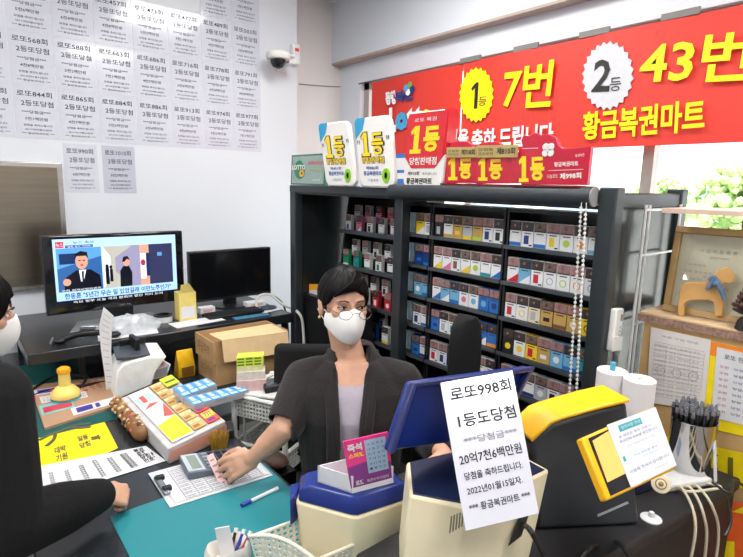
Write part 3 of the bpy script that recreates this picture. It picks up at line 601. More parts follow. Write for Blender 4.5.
m.text('한동훈 "5년간 무슨 일 있었길래 이만노주인가"', sp(.06, .085, .001), EX*.88, EY*.09, 9, .02); m.text('속보 정부 오늘 국회 본회의 법안 처리 논의', sp(.12, .012, .001), EX*.74, EY*.04, 5); m.text('뉴스 속보', sp(.15, .92, .001), EX*.16, EY*.045, 9); m.text('"일정 질의 이어져"', sp(.10, .87, .001), EX*.19, EY*.028, 5); m.text('뉴스', sp(.025, .885, .001), EX*.05, EY*.06, 5); m.text('국회 법제사법위원회', sp(.04, .205, .0014), EX*.3, EY*.03, 5)
m.build('screen', SM, t)
m = MB().text('LED TV', (.66, TVP-.001, 1.072), (.05, 0, 0), (0, 0, .007)); m.build('lettering', M('tv_mark', 150, 150, 155, .4), t)
# monitor
t = thing('computer_monitor', 'switched off black monitor right of the television', 'monitor', (1.29, 2.9, .975))
MB().box(1.035, 1.538, 2.85, 2.885, 1.025, 1.312).build('housing', BLACK, t, bevel=.004)
MB().box(1.045, 1.528, 2.848, 2.8502, 1.042, 1.303).build('screen', M('dark_screen', 10, 11, 14, .18, noise=0), t)
MB().box(1.25, 1.32, 2.875, 2.91, .985, 1.06).build('stand_neck', BLACK, t); MB().lathe((1.285, 2.88, .975), [(.10, 0), (.10, .006), (.03, .012)], 24).build('stand_base', BLACK, t, smooth=True)
t = thing('keyboard', 'black keyboard in front of the switched off monitor', 'keyboard', (1.2, 2.66, .975))
MB().obox((1.05, 2.62, .975), (.32, .0, 0), (0, .11, 0), (0, 0, .014)).build('body', BLACK, t, bevel=.003)
m = MB()
for r in range(5):
    for k in range(17): m.box(1.058+k*.018, 1.073+k*.018, 2.628+r*.019, 2.643+r*.019, .989, .993)
m.build('keys', M('key_black', 34, 36, 40, .5), t)
tag(MB().obox((1.16, 2.545, .975), (.2, -.01, 0), (.005, .05, 0), (0, 0, .006)).build('tablet_cover', M('teal_blue_cover', 58, 120, 150, .4), bevel=.002), 'flat blue grey cover lying in front of the keyboard', 'cover')
tag(MB().obox((.86, 2.56, .975), (.26, .02, 0), (-.01, .11, 0), (0, 0, .002)).build('paper_sheet', PAPER), 'cream edged paper sheet under the yellow carton by the keyboard', 'paper', 'papers on the riser desk')
tag(MB().obox((1.36, 2.60, .975), (.13, .03, 0), (-.03, .12, 0), (0, 0, .002)).build('paper_sheet', PAPER), 'white paper under the computer mouse', 'paper', 'papers on the riser desk')
t = thing('computer_mouse', 'dark grey blue mouse lying on white paper at the desk end', 'mouse', (1.42, 2.67, .977)); MB().ball((1.42, 2.67, .984), (.055, .03, .016)).build('body', M('mouse_grey', 56, 66, 80, .3), t, smooth=True); MB().box(1.385, 1.40, 2.668, 2.672, .994, .9995).build('wheel', BLACK, t)
for x, y, s_, lab in ((1.10, 2.79, (.085, .05, .035), 'small white box under the left edge of the dark monitor'), (1.395, 2.79, (.12, .06, .03), 'white box under the right edge of the dark monitor')):
    t = thing('small_box', lab, 'box', (x, y, .975), 'small boxes under the monitor'); MB().box(x-s_[0]/2, x+s_[0]/2, y-s_[1]/2, y+s_[1]/2, .975, .975+s_[2]).build('carton', PAPER, t, bevel=.002); MB().box(x-s_[0]*.3, x+s_[0]*.3, y-s_[1]/2-.001, y-s_[1]/2, .985, .975+s_[2]*.7).build('print', M('rose_print', 220, 170, 170, .5), t)
tag(MB().tube([(1.36, 2.70, .985), (1.43, 2.82, 1.02), (1.50, 2.80, 1.03), (1.52, 2.68, .99), (1.51, 2.50, .985), (1.53, 2.47, .90), (1.53, 2.46, .60), (1.52, 2.5, .3)], .008, 10).build('cable_loop', M('cable_white', 206, 206, 200, .4), smooth=True), 'white cable looping off the right end of the riser desk', 'cable')
tag(MB().tube([(1.42, 2.8, .98), (1.47, 2.88, 1.03), (1.53, 2.86, 1.02), (1.55, 2.72, .97), (1.545, 2.66, .8), (1.54, 2.66, .4)], .006, 8).build('cable_loop', BLACK, smooth=True), 'black cable hooked behind the mouse at the desk end', 'cable')
# yellow open carton
t = thing('yellow_carton', 'open pale yellow carton with torn flap between the television and monitor', 'box', (.945, 2.72, .977))
YC = M('carton_yellow', 232, 210, 120, .5); m = MB()
for q in ((.915, .919, 2.68, 2.75), (1.0, 1.004, 2.68, 2.75)): m.box(q[0], q[1], q[2], q[3], .977, 1.125)
m.box(.919, 1.0, 2.68, 2.684, .977, 1.125).box(.919, 1.0, 2.746, 2.75, .977, 1.125); m.build('carton', YC, t)
MB().slab((.919, 2.68, 1.125), (1.0, 2.68, 1.125), (.965, 2.665, 1.175), (.925, 2.668, 1.17), (0, .002, 0)).build('flap', YC, t); MB().box(.925, .995, 2.678, 2.68, .99, 1.05).build('print', PAPER, t); MB().box(1.004, 1.0055, 2.685, 2.745, .985, 1.08).build('side_print', M('print_teal', 110, 176, 170, .5), t)
t = thing('tape_roll', 'white tape roll with black rim beside the yellow carton', 'tape', (.86, 2.76, .975))
MB().lathe((.85, 2.74, .975), [(.022, 0), (.045, 0), (.045, .03), (.022, .03), (.022, 0)], 28).build('roll', PAPER, t, smooth=True); MB().lathe((.85, 2.74, 1.005), [(.03, 0), (.047, 0), (.047, .007), (.03, .007), (.03, 0)], 28).build('rim', BLACK, t, smooth=True)
# crumpled clear bag
m = MB(); rnd = random.Random(3); n = 16
rings = []
for k, (rr, z) in enumerate(((1, 0), (.98, .02), (.8, .045), (.5, .065), (.2, .07))):
    rings.append([(.66+.15*rr*math.cos(2*PI*i/n)*(1+rnd.uniform(-.12, .12)), 2.66+.09*rr*math.sin(2*PI*i/n)*(1+rnd.uniform(-.12, .12)), .976+z*rnd.uniform(.8, 1.2)) for i in range(n)])
tag(m.loft(rings).build('plastic_bag', mat('clear_film', (.72, .76, .8), .12, noise=.2, alpha=.55, coat=.5), smooth=True), 'crumpled clear plastic bag in front of the television', 'bag')
tag(MB().obox((.50, 2.55, .975), (.26, -.02, 0), (.02, .10, 0), (0, 0, .002)).build('paper_sheet', PAPER), 'white paper spread under the crumpled plastic bag', 'paper', 'papers on the riser desk')
t = thing('phone_handset', 'black telephone handset lying before the television stand', 'phone', (.44, 2.62, .975)); MB().tube([(.36, 2.60, .99), (.43, 2.58, 1.012), (.52, 2.56, 1.01), (.57, 2.57, .99)], .014, 10).build('handle', BLACK, t, smooth=True); MB().ball((.36, 2.60, .99), (.028, .024, .015)).build('earpiece', BLACK, t, smooth=True); MB().ball((.575, 2.57, .99), (.028, .024, .015)).build('mouthpiece', BLACK, t, smooth=True)
t = thing('silver_stapler', 'long silver stapler lying at the foot of the television', 'stapler', (.52, 2.7, .975)); MB().obox((.46, 2.74, .99), (.14, -.09, 0), (.015, .02, 0), (0, 0, .02)).build('arm', M('silver', 180, 182, 186, .25, metal=.8), t, bevel=.004); MB().obox((.46, 2.74, .975), (.15, -.095, 0), (.018, .024, 0), (0, 0, .012)).build('base', BLACK, t, bevel=.003)
tag(MB().cyl((.32, 2.60, .98), (.345, 2.70, .98), .004, 8).build('ballpoint_pen', M('silver', 180, 182, 186, .25, metal=.8)), 'slim silver pen lying on the dark left end of the riser desk', 'pen')
# black cables and clip at the back of the counter
tag(MB().tube([(.10, 2.45, .79), (.2, 2.50, .79), (.3, 2.55, .79), (.42, 2.50, .80), (.5, 2.52, .79), (.58, 2.47, .79)], .007).tube([(.2, 2.52, .795), (.32, 2.68, .80), (.44, 2.60, .81), (.40, 2.48, .80), (.3, 2.46, .79), (.38, 2.40, .79)], .006).build('black_cable', BLACK, smooth=True), 'tangle of black cables on the counter behind the yellow stamp', 'cable')
t = thing('binder_clip', 'hot pink binder clip on the cable at the back of the counter', 'clip', (.19, 2.47, .79)); MB().obox((.17, 2.44, .79), (.065, .012, 0), (-.004, .02, 0), (0, 0, .025)).build('jaw', M('hot_pink', 238, 30, 130, .4), t, bevel=.004); MB().tube([(.19, 2.44, .80), (.195, 2.41, .79), (.21, 2.41, .79), (.215, 2.445, .80)], .002, 6).build('handle', M('silver', 180, 182, 186, .25, metal=.8), t)
# under the riser: spare clutter
t = thing('yellow_snack_pouch', 'bright yellow packet standing under the riser desk by the cartons', 'packet', (.86, 2.42, .775)); MB().loft([[(.80, 2.40, .775), (.88, 2.40, .775), (.88, 2.46, .775), (.80, 2.46, .775)], [(.80, 2.39, .82), (.88, 2.39, .82), (.88, 2.45, .82), (.80, 2.45, .82)], [(.805, 2.425, .905), (.88, 2.425, .905), (.88, 2.43, .905), (.805, 2.43, .905)]]).build('pouch', M('pouch_yellow', 222, 176, 24, .3, noise=.15, coat=.3), t, bevel=.003)
MB().box(.815, .87, 2.386, 2.39, .79, .83).build('print', M('pouch_brown', 120, 84, 30, .4), t)
t = thing('paper_tray', 'small white tray holding a red cloth under the riser desk', 'tray', (.70, 2.48, .783))
m = MB(); m.obox((.60, 2.42, .785), (.16, .02, 0), (-.01, .12, 0), (0, 0, .006)).obox((.60, 2.42, .79), (.16, .02, 0), (0, .006, 0), (0, -.02, .05)).obox((.755, 2.44, .79), (.006, 0, 0), (-.01, .12, 0), (.02, 0, .05)); m.build('tray', WHITE, t)
tag(MB().tube([(.63, 2.5, .835), (.67, 2.46, .86), (.71, 2.5, .85), (.75, 2.47, .855)], .02, 10).build('red_cloth', M('cloth_red', 176, 36, 48, .7, noise=.2), smooth=True), 'red cloth bundle lying in the small white tray', 'cloth')
# cartons
CB = M('cardboard', 186, 150, 106, .75, noise=.08, scale=12); CBL = M('cardboard_inside', 214, 184, 140, .75, noise=.05)
t = thing('cardboard_box', 'lower brown cardboard box under the open one by the ticket stack', 'box', (1.06, 2.31, .775), 'cardboard boxes'); MB().box(.905, 1.25, 2.20, 2.42, .775, .882).build('carton', CB, t, bevel=.003)
MB().text('취급주의', (.904, 2.38, .80), (0, -.13, 0), (0, 0, .05)).build('lettering', M('carton_print', 120, 90, 60, .7), t)
t = thing('cardboard_box', 'open brown cardboard box with a wide pale flap, upper of the two', 'box', (1.06, 2.3, .882), 'cardboard boxes')
m = MB().box(.895, .90, 2.20, 2.42, .882, .985).box(1.27, 1.275, 2.20, 2.42, .882, .985).box(.90, 1.27, 2.415, 2.42, .882, .985).box(.90, 1.27, 2.20, 2.205, .882, .985).box(.90, 1.27, 2.205, 2.415, .882, .886); m.build('carton', CB, t)
MB().text('취급주의', (.894, 2.39, .905), (0, -.14, 0), (0, 0, .055)).build('lettering', M('carton_print', 120, 90, 60, .7), t)
pf = PL((1.1, 2.17, .95), (.05, -1, .25)); a, b, c, d = pf(222, 341), pf(288, 332.5), pf(289.5, 352), pf(224.5, 362.5); MB().slab(a, b, c, d, (0, .004, 0)).build('front_flap', CBL, t)
pk = PL(a, (.02, -.28, 1)); MB().slab(a, b, pk(271, 324.5), pk(209, 334.5), (0, 0, .004)).build('top_flap', CBL, t)
# two tier white basket beside the clerk
A, B = V((.842, 1.88, .86)), V((.95, 1.665, .86)); Q = V((.235, .118, 0)); WPL = M('basket_white', 216, 220, 216, .4)
t = thing('basket_shelf', 'two tier white plastic basket shelf at the clerk\'s elbow', 'basket', (A+B+Q)/2-V((0, 0, .86)))
for z in (.86, .66):
    a, b, c, d = [V((p_.x, p_.y, z)) for p_ in (A, B, B+Q, A+Q)]
    m = MB(); dn = V((0, 0, -.085))
    for p_, q_ in ((a, b), (b, c), (c, d), (d, a)):
        nrm = (q_-p_).cross(dn).normalized()*.003
        holed(m, p_+dn, q_+dn, q_, p_, 16, 5, .4, 0, nrm); m.cyl(p_, q_, .009, 8)
    m.build('basket', WPL, t); MB().prism([a+dn, b+dn, c+dn, d+dn], (0, 0, .004)).build('tray_floor', WPL, t)
for p_ in (A, B, B+Q, A+Q): MB().cyl((p_.x, p_.y, 0), (p_.x, p_.y, .87), .011, 10).build('leg', WPL, t)
MB().prism([A+V((.01, 0, -.014)), B+V((0, .015, -.014)), B+Q-V((.015, 0, .014)), A+Q-V((0, .015, .014))], (0, 0, .01)).build('lid', WPL, t)
tag(MB().prism([(.86, 1.83, .866), (.95, 1.72, .866), (1.08, 1.80, .866), (1.0, 1.92, .866)], (0, 0, .012)).build('ticket_tray', M('tray_grey_white', 204, 204, 200, .4), bevel=.004), 'pale flat tray under the black card reader on the basket shelf', 'tray')
t = thing('card_reader', 'small black card reader lying on the white basket shelf', 'card reader', (.99, 1.80, .878)); MB().obox((.925, 1.775, .878), (.13, -.02, 0), (.03, .085, 0), (0, 0, .028)).build('body', BLACK, t, bevel=.006); MB().obox((.935, 1.785, .9055), (.055, -.009, 0), (.02, .06, 0), (0, 0, .0015)).build('display', M('reader_display', 60, 66, 74, .15), t)
m = MB()
for i in range(3):
    for j in range(3): m.obox((.998+.017*i+.006*j, 1.775+.019*j-.003*i, .9058), (.012, -.002, 0), (.004, .013, 0), (0, 0, .002))
m.build('keypad', M('key_grey', 90, 92, 96, .5), t)
stk = V((.875, 1.895, .872)); h = 0
tag(MB().obox((.845, 1.86, .872), (.105, -.05, 0), (.03, .055, 0), (0, 0, .05)).build('ticket_bundle', M('bundle_pink', 214, 180, 180, .6, noise=.12, scale=80)), 'pinkish bundle of tickets at the foot of the stack on the basket shelf', 'ticket bundle', 'stacked ticket bundles')
tag(MB().obox((.848, 1.862, .922), (.10, -.045, 0), (.03, .055, 0), (0, 0, .035)).build('ticket_bundle', M('bundle_white', 222, 214, 204, .6, noise=.1, scale=80)), 'off white bundle of tickets second in the stack on the basket shelf', 'ticket bundle', 'stacked ticket bundles')
tag(MB().obox((.85, 1.865, .957), (.095, -.04, 0), (.03, .05, 0), (0, 0, .022)).build('ticket_bundle', M('bundle_cream', 222, 220, 170, .6, noise=.1, scale=80)), 'pale cream bundle of tickets third in the stack on the basket shelf', 'ticket bundle', 'stacked ticket bundles')
m = MB().obox((.85, 1.865, .979), (.095, -.04, 0), (.03, .05, 0), (0, 0, .038), 0)
for k in range(3):
    for j in range(3): m.obox((.853+.03*j, 1.8635-.0127*j, .983+.012*k), (.024, -.0103, 0), (0, .0006, 0), (0, 0, .006), 1)
tag(m.build('ticket_bundle', [M('lime_ticket', 206, 226, 70, .5), M('lime_print', 90, 120, 40, .5)]), 'lime green bundle of tickets on top of the stack', 'ticket bundle', 'stacked ticket bundles')
# black bag and envelope in the dark corner behind the clerk
t = thing('storage_crate', 'black storage crate in the dark corner behind the clerk', 'crate', (1.70, 2.36, .053)); MB().box(1.56, 1.66, 2.0, 2.49, .053, 1.06).build('body', M('crate_black', 20, 22, 24, .5), t, bevel=.01); MB().box(1.55, 1.67, 1.99, 2.5, 1.06, 1.085).build('lid', BLACK, t, bevel=.005)
t = thing('mail_envelope', 'orange and white envelope lying on the black crate behind the clerk', 'envelope', (1.6, 2.3, 1.085)); pl = Xp(1.59); P4 = [pl(297, 284), pl(331, 285), pl(331, 299), pl(300, 294)]
dz = V((0, 0, 1.088-P4[2].z)); P4 = [p_+dz for p_ in P4]; MB().slab(P4[0], P4[1], P4[2], P4[3], (.012, 0, 0)).build('body', M('envelope_orange', 244, 166, 36, .5), t); f_ = lambda u, v: P4[3]+(P4[2]-P4[3])*u+(P4[0]-P4[3])*v+V((-.001, 0, 0)); MB().slab(f_(.3, .15), f_(.98, .1), f_(.98, .75), f_(.45, .6), (-.001, 0, 0)).build('window', PAPER, t)
# ================================================================ things on the counter, customer side
ZC = Zp(.7805); ZT = .7805
def flat(name, label, cat, px, th, z, mats, draw=None, group=None):
    pl = Zp(z); P = [pl(*q) for q in px]; m = MB().slab(P[0], P[1], P[2], P[3], (0, 0, th), 0)
    def at(u, v, e=.0008):
        a = P[3]*(1-u)*(1-v)+P[2]*u*(1-v)+P[1]*u*v+P[0]*(1-u)*v; return V((a.x, a.y, z+th+e))
    if draw: draw(m, at)
    return tag(m.build(name, mats), label, cat, group)
KR = M('kraft_tray', 176, 140, 112, .5, noise=.05); PINKS = M('sticker_red', 196, 60, 80, .4); STB = M('sticker_teal', 120, 190, 190, .4); STV = M('sticker_violet', 70, 60, 150, .4); STR = M('stamp_red_text', 140, 50, 60, .6)
def bar(m, at, u0, u1, v0, v1, mi, e=.0008): m.quad(at(u0, v0, e), at(u1, v0, e), at(u1, v1, e), at(u0, v1, e), mi)
def dtray(m, at):
    bar(m, at, .02, .45, .72, .86, 1); bar(m, at, .06, .26, .74, .84, 4, .0012); bar(m, at, .22, .40, .74, .84, 2, .0014); bar(m, at, .06, .24, .5, .66, 1); bar(m, at, .48, .66, .42, .60, 1)
    bar(m, at, .02, .44, .24, .46, 3); bar(m, at, .05, .42, .28, .40, 2, .0014); bar(m, at, .38, .99, .06, .24, 1); bar(m, at, .44, .66, .09, .21, 4, .0014); bar(m, at, .70, .76, .09, .2, 4, .0014)
    for r_ in range(2):
        for c_ in range(3): m.text('로또', at(.09+.05*c_, .53+.06*r_, .0016), at(.12+.05*c_, .53, .0016)-at(.09+.05*c_, .53, .0016), at(.09, .56, .0016)-at(.09, .53, .0016), 5); m.text('번호', at(.50+.05*c_, .45+.07*r_, .0016), at(.54, .45, .0016)-at(.50, .45, .0016), at(.5, .49, .0016)-at(.5, .45, .0016), 5)
    for k_, s_ in enumerate(('로또', '복권', '자동')): m.text(s_, at(.64+.10*k_, .60, .001), at(.70, .60, .001)-at(.64, .60, .001), at(.64, .90, .001)-at(.64, .60, .001), 5, .02)
flat('kraft_board', 'brown board with pasted ticket stickers under the yellow stamp', 'board', [(30.5, 388), (104, 379), (119, 407), (45, 431)], .012, ZT, [KR, PAPER, PINKS, STB, STV, STR], dtray)
c = Zp(.795)(66, 398); c = V((c.x, c.y, .7925))
t = thing('stamp_holder', 'yellow bell shaped stamp with orange cap on the brown board', 'stamp', c); YST = M('stamp_yellow', 232, 204, 110, .4)
MB().lathe(c+V((.0, .0, 0)), [(.056, 0), (.056, .008), (.0, .008)], 28).build('coaster', M('coaster_teal', 70, 160, 180, .4), t)
MB().lathe(c, [(.05, .008), (.056, .014), (.056, .026), (.052, .034), (.036, .052), (.024, .060), (.0, .060)], 28).build('base', YST, t, smooth=True); MB().lathe(c, [(.023, .058), (.021, .118), (.0, .118)], 20).build('handle', YST, t, smooth=True)
MB().lathe(c, [(.024, .114), (.026, .120), (.024, .132), (.015, .138), (.0, .138)], 20).build('cap', M('cap_orange', 246, 168, 26, .35), t, smooth=True)
def dpost(m, at):
    for pts in ([(.08, .74), (.2, .8), (.34, .84), (.5, .9), (.62, .86)], [(.3, .85), (.26, .7), (.16, .6)], [(.5, .9), (.6, .95), (.8, .94)], [(.62, .86), (.78, .84)]): m.tube([at(*q, .001) for q in pts], .006, 6, 1)
    for k_, (s_, u_, v_) in enumerate((('대박', .25, .40), ('기원', .25, .24), ('일등', .56, .52), ('당첨', .56, .34), ('복', .72, .42))): m.text(s_, at(u_, v_), at(u_+.14, v_)-at(u_, v_), at(u_, v_+.13)-at(u_, v_), 1, .03)
flat('yellow_poster', 'bright yellow poster with black brush writing under the white sheet', 'poster', [(32.5, 429), (104, 421), (118, 448), (36, 488)], .001, ZT, [M('poster_yellow', 246, 222, 18, .4), M('brush_grey', 84, 86, 70, .6)], dpost)
def dlist(m, at):
    for c_ in range(6):
        w_ = (.035, .035, .04, .04, .05, .07)[c_]; h_ = (.6, .55, .62, .7, .66, .7)[c_]
        for r_ in range(8): m.text(('번호', '일등', '당첨', '금액', '복권', '로또')[c_], at(.08+.125*c_, .12+h_*r_/8), at(.08+.125*c_+w_, .12)-at(.08+.125*c_, .12), at(0, .12+h_/11)-at(0, .12), 1, .01)
    for r_, s_ in enumerate(('번호', '당첨', '로또', '복권')): m.text(s_, at(.84, .16+.19*r_), at(.93, .16)-at(.84, .16), at(0, .30)-at(0, .16), 1, .03)
    m.text('!', at(.94, .3), at(.96, .3)-at(.94, .3), at(0, .5)-at(0, .3), 1)
flat('handwritten_sheet', 'long white sheet of handwritten columns across the yellow poster', 'paper', [(36.5, 467), (146, 446), (166, 461), (43, 499)], .001, ZT+.0015, INKY, dlist)
# clipboard, calculator, pen
def dclip(m, at):
    for k_ in range(18): bar(m, at, .16, .92, .06+.05*k_, .068+.05*k_, 1)
    for k_ in range(7): bar(m, at, .16+.125*k_, .165+.125*k_, .06, .92, 1)
    for r_ in range(9):
        for k_ in range(5): m.text(('당첨', '번호', '금액')[(r_+k_) % 3], at(.18+.125*k_, .08+.095*r_), at(.25, .08)-at(.18, .08), at(0, .115)-at(0, .08), 1)
PXC = [(148, 474), (245, 447.5), (273, 476), (170, 508.5)]
t = thing('clipboard', 'clear clipboard with ruled list on the teal mat under the calculator', 'clipboard', ZC(208, 478))
pl = Zp(.7835); P = [pl(*q) for q in PXC]
MB().slab(*P, (0, 0, .003)).build('board', M('clear_board', 196, 204, 208, .15, coat=.4), t, bevel=.001)
def at(u, v, e=0): a = P[3]*(1-u)*(1-v)+P[2]*u*(1-v)+P[1]*u*v+P[0]*(1-u)*v; return V((a.x, a.y, .787+e))
m = MB().slab(at(.06, .05), at(.97, .05), at(.97, .96), at(.06, .96), (0, 0, .002), 0); dclip(m, lambda u, v, e=.0008: at(u, v, .002+e)); m.build('paper', [PAPER, M('list_grey', 112, 116, 132, .7)], t)
MB().slab(at(.01, .28), at(.07, .28), at(.07, .78), at(.01, .78), (0, 0, .010)).build('clip', M('clip_steel', 150, 154, 160, .2, metal=.9), t, bevel=.003)
for v in (.36, .68): MB().slab(at(.015, v), at(.10, v), at(.10, v+.08), at(.015, v+.08), (0, 0, .016)).build('clip_tab', BLACK, t, bevel=.004)
pc = Zp(.80); Q4 = [pc(178.5, 459), pc(240, 448), pc(255, 465), pc(188, 477)]
t = thing('desk_calculator', 'grey desk calculator with black keys on the clipboard', 'calculator', (Q4[0]+Q4[2])/2-V((0, 0, .008)))
def ca(u, v, e=0): a = Q4[3]*(1-u)*(1-v)+Q4[2]*u*(1-v)+Q4[1]*u*v+Q4[0]*(1-u)*v; return V((a.x, a.y, .792+.014+.012*(1-u)*.6+e))
MB().hexa([V((q.x, q.y, .790)) for q in (Q4[3], Q4[2], Q4[1], Q4[0])]+[ca(0, 0), ca(1, 0), ca(1, 1), ca(0, 1)]).build('body', M('calc_grey', 96, 104, 118, .35), t, bevel=.003)
MB().slab(ca(.02, .05), ca(.27, .05), ca(.27, .95), ca(.02, .95), (0, 0, .002)).build('display_bezel', M('calc_silver', 178, 186, 194, .3), t); MB().slab(ca(.09, .14, .002), ca(.23, .14, .002), ca(.23, .86, .002), ca(.09, .86, .002), (0, 0, .0008)).build('display', M('lcd_green', 128, 140, 132, .2), t)
m = MB()
for i in range(6):
    for j in range(5): m.slab(ca(.32+.112*i, .08+.175*j), ca(.405+.112*i, .08+.175*j), ca(.405+.112*i, .2+.175*j), ca(.32+.112*i, .2+.175*j), (0, 0, .004), 1 if i == 0 else 0)
m.build('keypad', [M('calc_key', 30, 32, 38, .4), M('calc_key_pale', 130, 138, 148, .4)], t)
a, b = Zp(.788)(241.5, 505.5), Zp(.788)(278, 488); ax = (b-a).normalized()
t = thing('ballpoint_pen', 'white ballpoint pen with blue cap lying on the teal mat', 'pen', a); L = (b-a).length
MB().cyl(a+ax*L*.2, b, .0055, 12).build('barrel', WHITE, t, smooth=True); MB().cyl(a, a+ax*L*.24, .0065, 12).build('cap', M('pen_blue', 40, 56, 150, .35), t, smooth=True); MB().cyl(b-ax*.004, b+ax*.003, .0045, 12).build('plug', M('pen_blue', 40, 56, 150, .35), t, smooth=True)
# white label printer with a sheet leaning on it
t = thing('label_printer', 'white rounded printer with black top behind the ticket display', 'printer', (.60, 2.36, .7805))
m = MB(); pz = Zp(.7805); body = M('printer_white', 222, 224, 222, .35)
fa = PL((.56, 2.27, .8), (-.35, -1, 0)); f4 = [fa(114.5, 401), fa(117, 372), fa(124, 364), fa(150, 357), fa(167, 356.5), fa(156, 372), (fa(152, 385))]; back = V((.02, .19, .012))
f4 = [V((p_.x, p_.y, max(p_.z, .7805))) for p_ in f4]
MB().prism(f4, back, 0).build('housing', body, t, bevel=.006)
ptop = Zp(.957); MB().prism([(.515, 2.30, .95), (.64, 2.26, .955), (.66, 2.40, .965), (.535, 2.44, .96)], (0, 0, .012)).build('top_cover', M('printer_dark', 60, 66, 72, .3), t, bevel=.003)
MB().box(.60, .62, 2.33, 2.43, .965, 1.02).box(.56, .67, 2.42, 2.435, .965, 1.0).build('paper_guide', BLACK, t, bevel=.004)
f5 = D(106, 385, 2.30); pp = PL(f5, (-.45, -.9, .0))
m = MB(); N = 8; cols = []
L_, R_ = [(103.5, 307), (99, 326), (101, 350), (104.5, 374), (106.5, 394)], [(113.5, 316), (111.5, 332), (111, 352), (113, 374), (117, 394)]
rows_ = [(pp(*l_), pp(*r_)) for l_, r_ in zip(L_, R_)]
for (l0, r0), (l1, r1) in zip(rows_, rows_[1:]): m.slab(l1, r1, r0, l0, (.001, .001, 0), 0)
for k_ in range(14):
    i_ = k_*4//14; f_ = (k_*4/14) % 1; l_ = rows_[i_][0].lerp(rows_[i_+1][0], f_); r_ = rows_[i_][1].lerp(rows_[i_+1][1], f_); n_ = V((-.001, -.001, 0)); q = l_.lerp(r_, .2)+n_; w_ = l_.lerp(r_, .8)+n_
    if k_ > 0: m.quad(q, w_, w_+V((0, 0, .004)), q+V((0, 0, .004)), 1)
tag(m.build('standing_sheet', [PAPER, M('fine_print', 176, 178, 186, .7)]), 'tall printed sheet standing upright against the white printer', 'paper')
# snack bag
rnd = random.Random(5); a, b = ZC(118, 410), ZC(142, 441); m = MB().cone(a+V((0, 0, .03)), .026, b+V((0, 0, .03)), .03, 0, 14)
for k in range(90):
    u = rnd.random(); an = rnd.uniform(-.3, PI+.3); ax = (b-a).normalized(); sd = ax.cross(V((0, 0, 1)))
    m.ball(a.lerp(b, u)+V((0, 0, .03))+(sd*math.cos(an)+V((0, 0, 1))*math.sin(an))*.027, rnd.uniform(.005, .010), rnd.choice((0, 1, 1, 2, 3, 4)), 7, 5)
tag(m.build('trinket_garland', [M('nut_brown', 132, 92, 56, .5), M('nut_tan', 186, 146, 90, .5), M('nut_cream', 222, 206, 178, .5), M('nut_pink', 190, 84, 92, .4), M('nut_dark', 70, 56, 48, .5)], smooth=True), 'bumpy roll of brown, cream and pink trinkets left of the ticket display', 'garland')
# ticket display: slanted case, leaflet and rows of scratch tickets
PXT = [(121, 398), (173, 376), (225.5, 421), (168, 449)]
zt = [.845, .88, .85, .835]
TP = [Zp(z)(*q) for z, q in zip(zt, PXT)]; TP[1] = PL(TP[0], (TP[3]-TP[0]).cross(TP[2]-TP[0]))(*PXT[1])
t = thing('ticket_display', 'slanted pale display case of lottery tickets on the counter', 'display case', ((TP[0]+TP[2])/2).to_2d().to_3d()+V((0, 0, .7805)))
MB().hexa([V((q.x, q.y, .7805)) for q in (TP[3], TP[2], TP[1], TP[0])]+[TP[3], TP[2], TP[1], TP[0]]).build('case', M('display_grey', 196, 194, 194, .4, noise=.08), t, bevel=.003)
MB().slab(TP[3].lerp(TP[2], .02)+V((.002, -.002, -.012)), TP[2]+V((.002, -.002, -.012)), V((TP[2].x+.002, TP[2].y-.002, .79)), V((TP[3].x+.002, TP[3].y-.002, .79)), (.0, -.001, 0)).build('front_strip', M('strip_salmon', 222, 160, 140, .5), t)
def ta(u, v, e=0): a = TP[3]*(1-u)*(1-v)+TP[2]*u*(1-v)+TP[1]*u*v+TP[0]*(1-u)*v; return a+V((0, 0, e))
TAN = M('ticket_tan', 214, 176, 110, .45); TRD = M('ticket_coral', 232, 90, 80, .45); TYL = M('ticket_yellow', 250, 222, 40, .4); TBL = M('ticket_blue', 90, 160, 224, .4); TLB = M('ticket_pale_blue', 178, 214, 240, .4)
def ticket(label, u0, u1, v0, v1, e, th, mats, draw, group): 
    m = MB().slab(ta(u0, v0, e), ta(u1, v0, e), ta(u1, v1, e), ta(u0, v1, e), (0, 0, th), 0)
    draw(m, lambda u, v, q=.0006: ta(u0+(u1-u0)*u, v0+(v1-v0)*v, e+th+q)); return tag(m.build('scratch_ticket', mats), label, 'ticket', group)
def dleaf(m, f):
    m.add([f(.02, .02), f(.02, .30), f(.98, .36), f(.98, .02)], [(3, 2, 1, 0)], 2); m.add([f(.55, .40), f(.98, .36), f(.98, .62)], [(0, 1, 2)], 1); bar(m, f, .30, .52, .74, .88, 1); m.add([f(.1, .62), f(.9, .66), f(.5, .70)], [(0, 1, 2)], 1); bar(m, f, .02, .98, .60, .615, 3); bar(m, f, .6, .9, .74, .9, 3); bar(m, f, .08, .26, .7, .86, 3)
    for k_ in range(5): m.text('당첨 확인', f(.12, .06+.045*k_, .0012), f(.8, .06, .0012)-f(.12, .06, .0012), f(.0, .085, .0012)-f(.0, .06, .0012), 4)
ticket('large white, red and yellow leaflet lying along the ticket display', .10, .46, .03, .97, .004, .0015, [PAPER, TRD, TYL, TLB, TAN], dleaf, 'lottery tickets on the display')
def dtan(m, f):
    bar(m, f, .05, .95, .62, .92, 1); bar(m, f, .08, .6, .12, .4, 2, .0008); m.text('로또', f(.35, .66, .0014), f(.65, .66, .0014)-f(.35, .66, .0014), f(0, .86, .0014)-f(0, .66, .0014), 2)
TANP = M('ticket_pale_tan', 238, 216, 166, .45); TANB = M('ticket_brown', 160, 116, 60, .5)
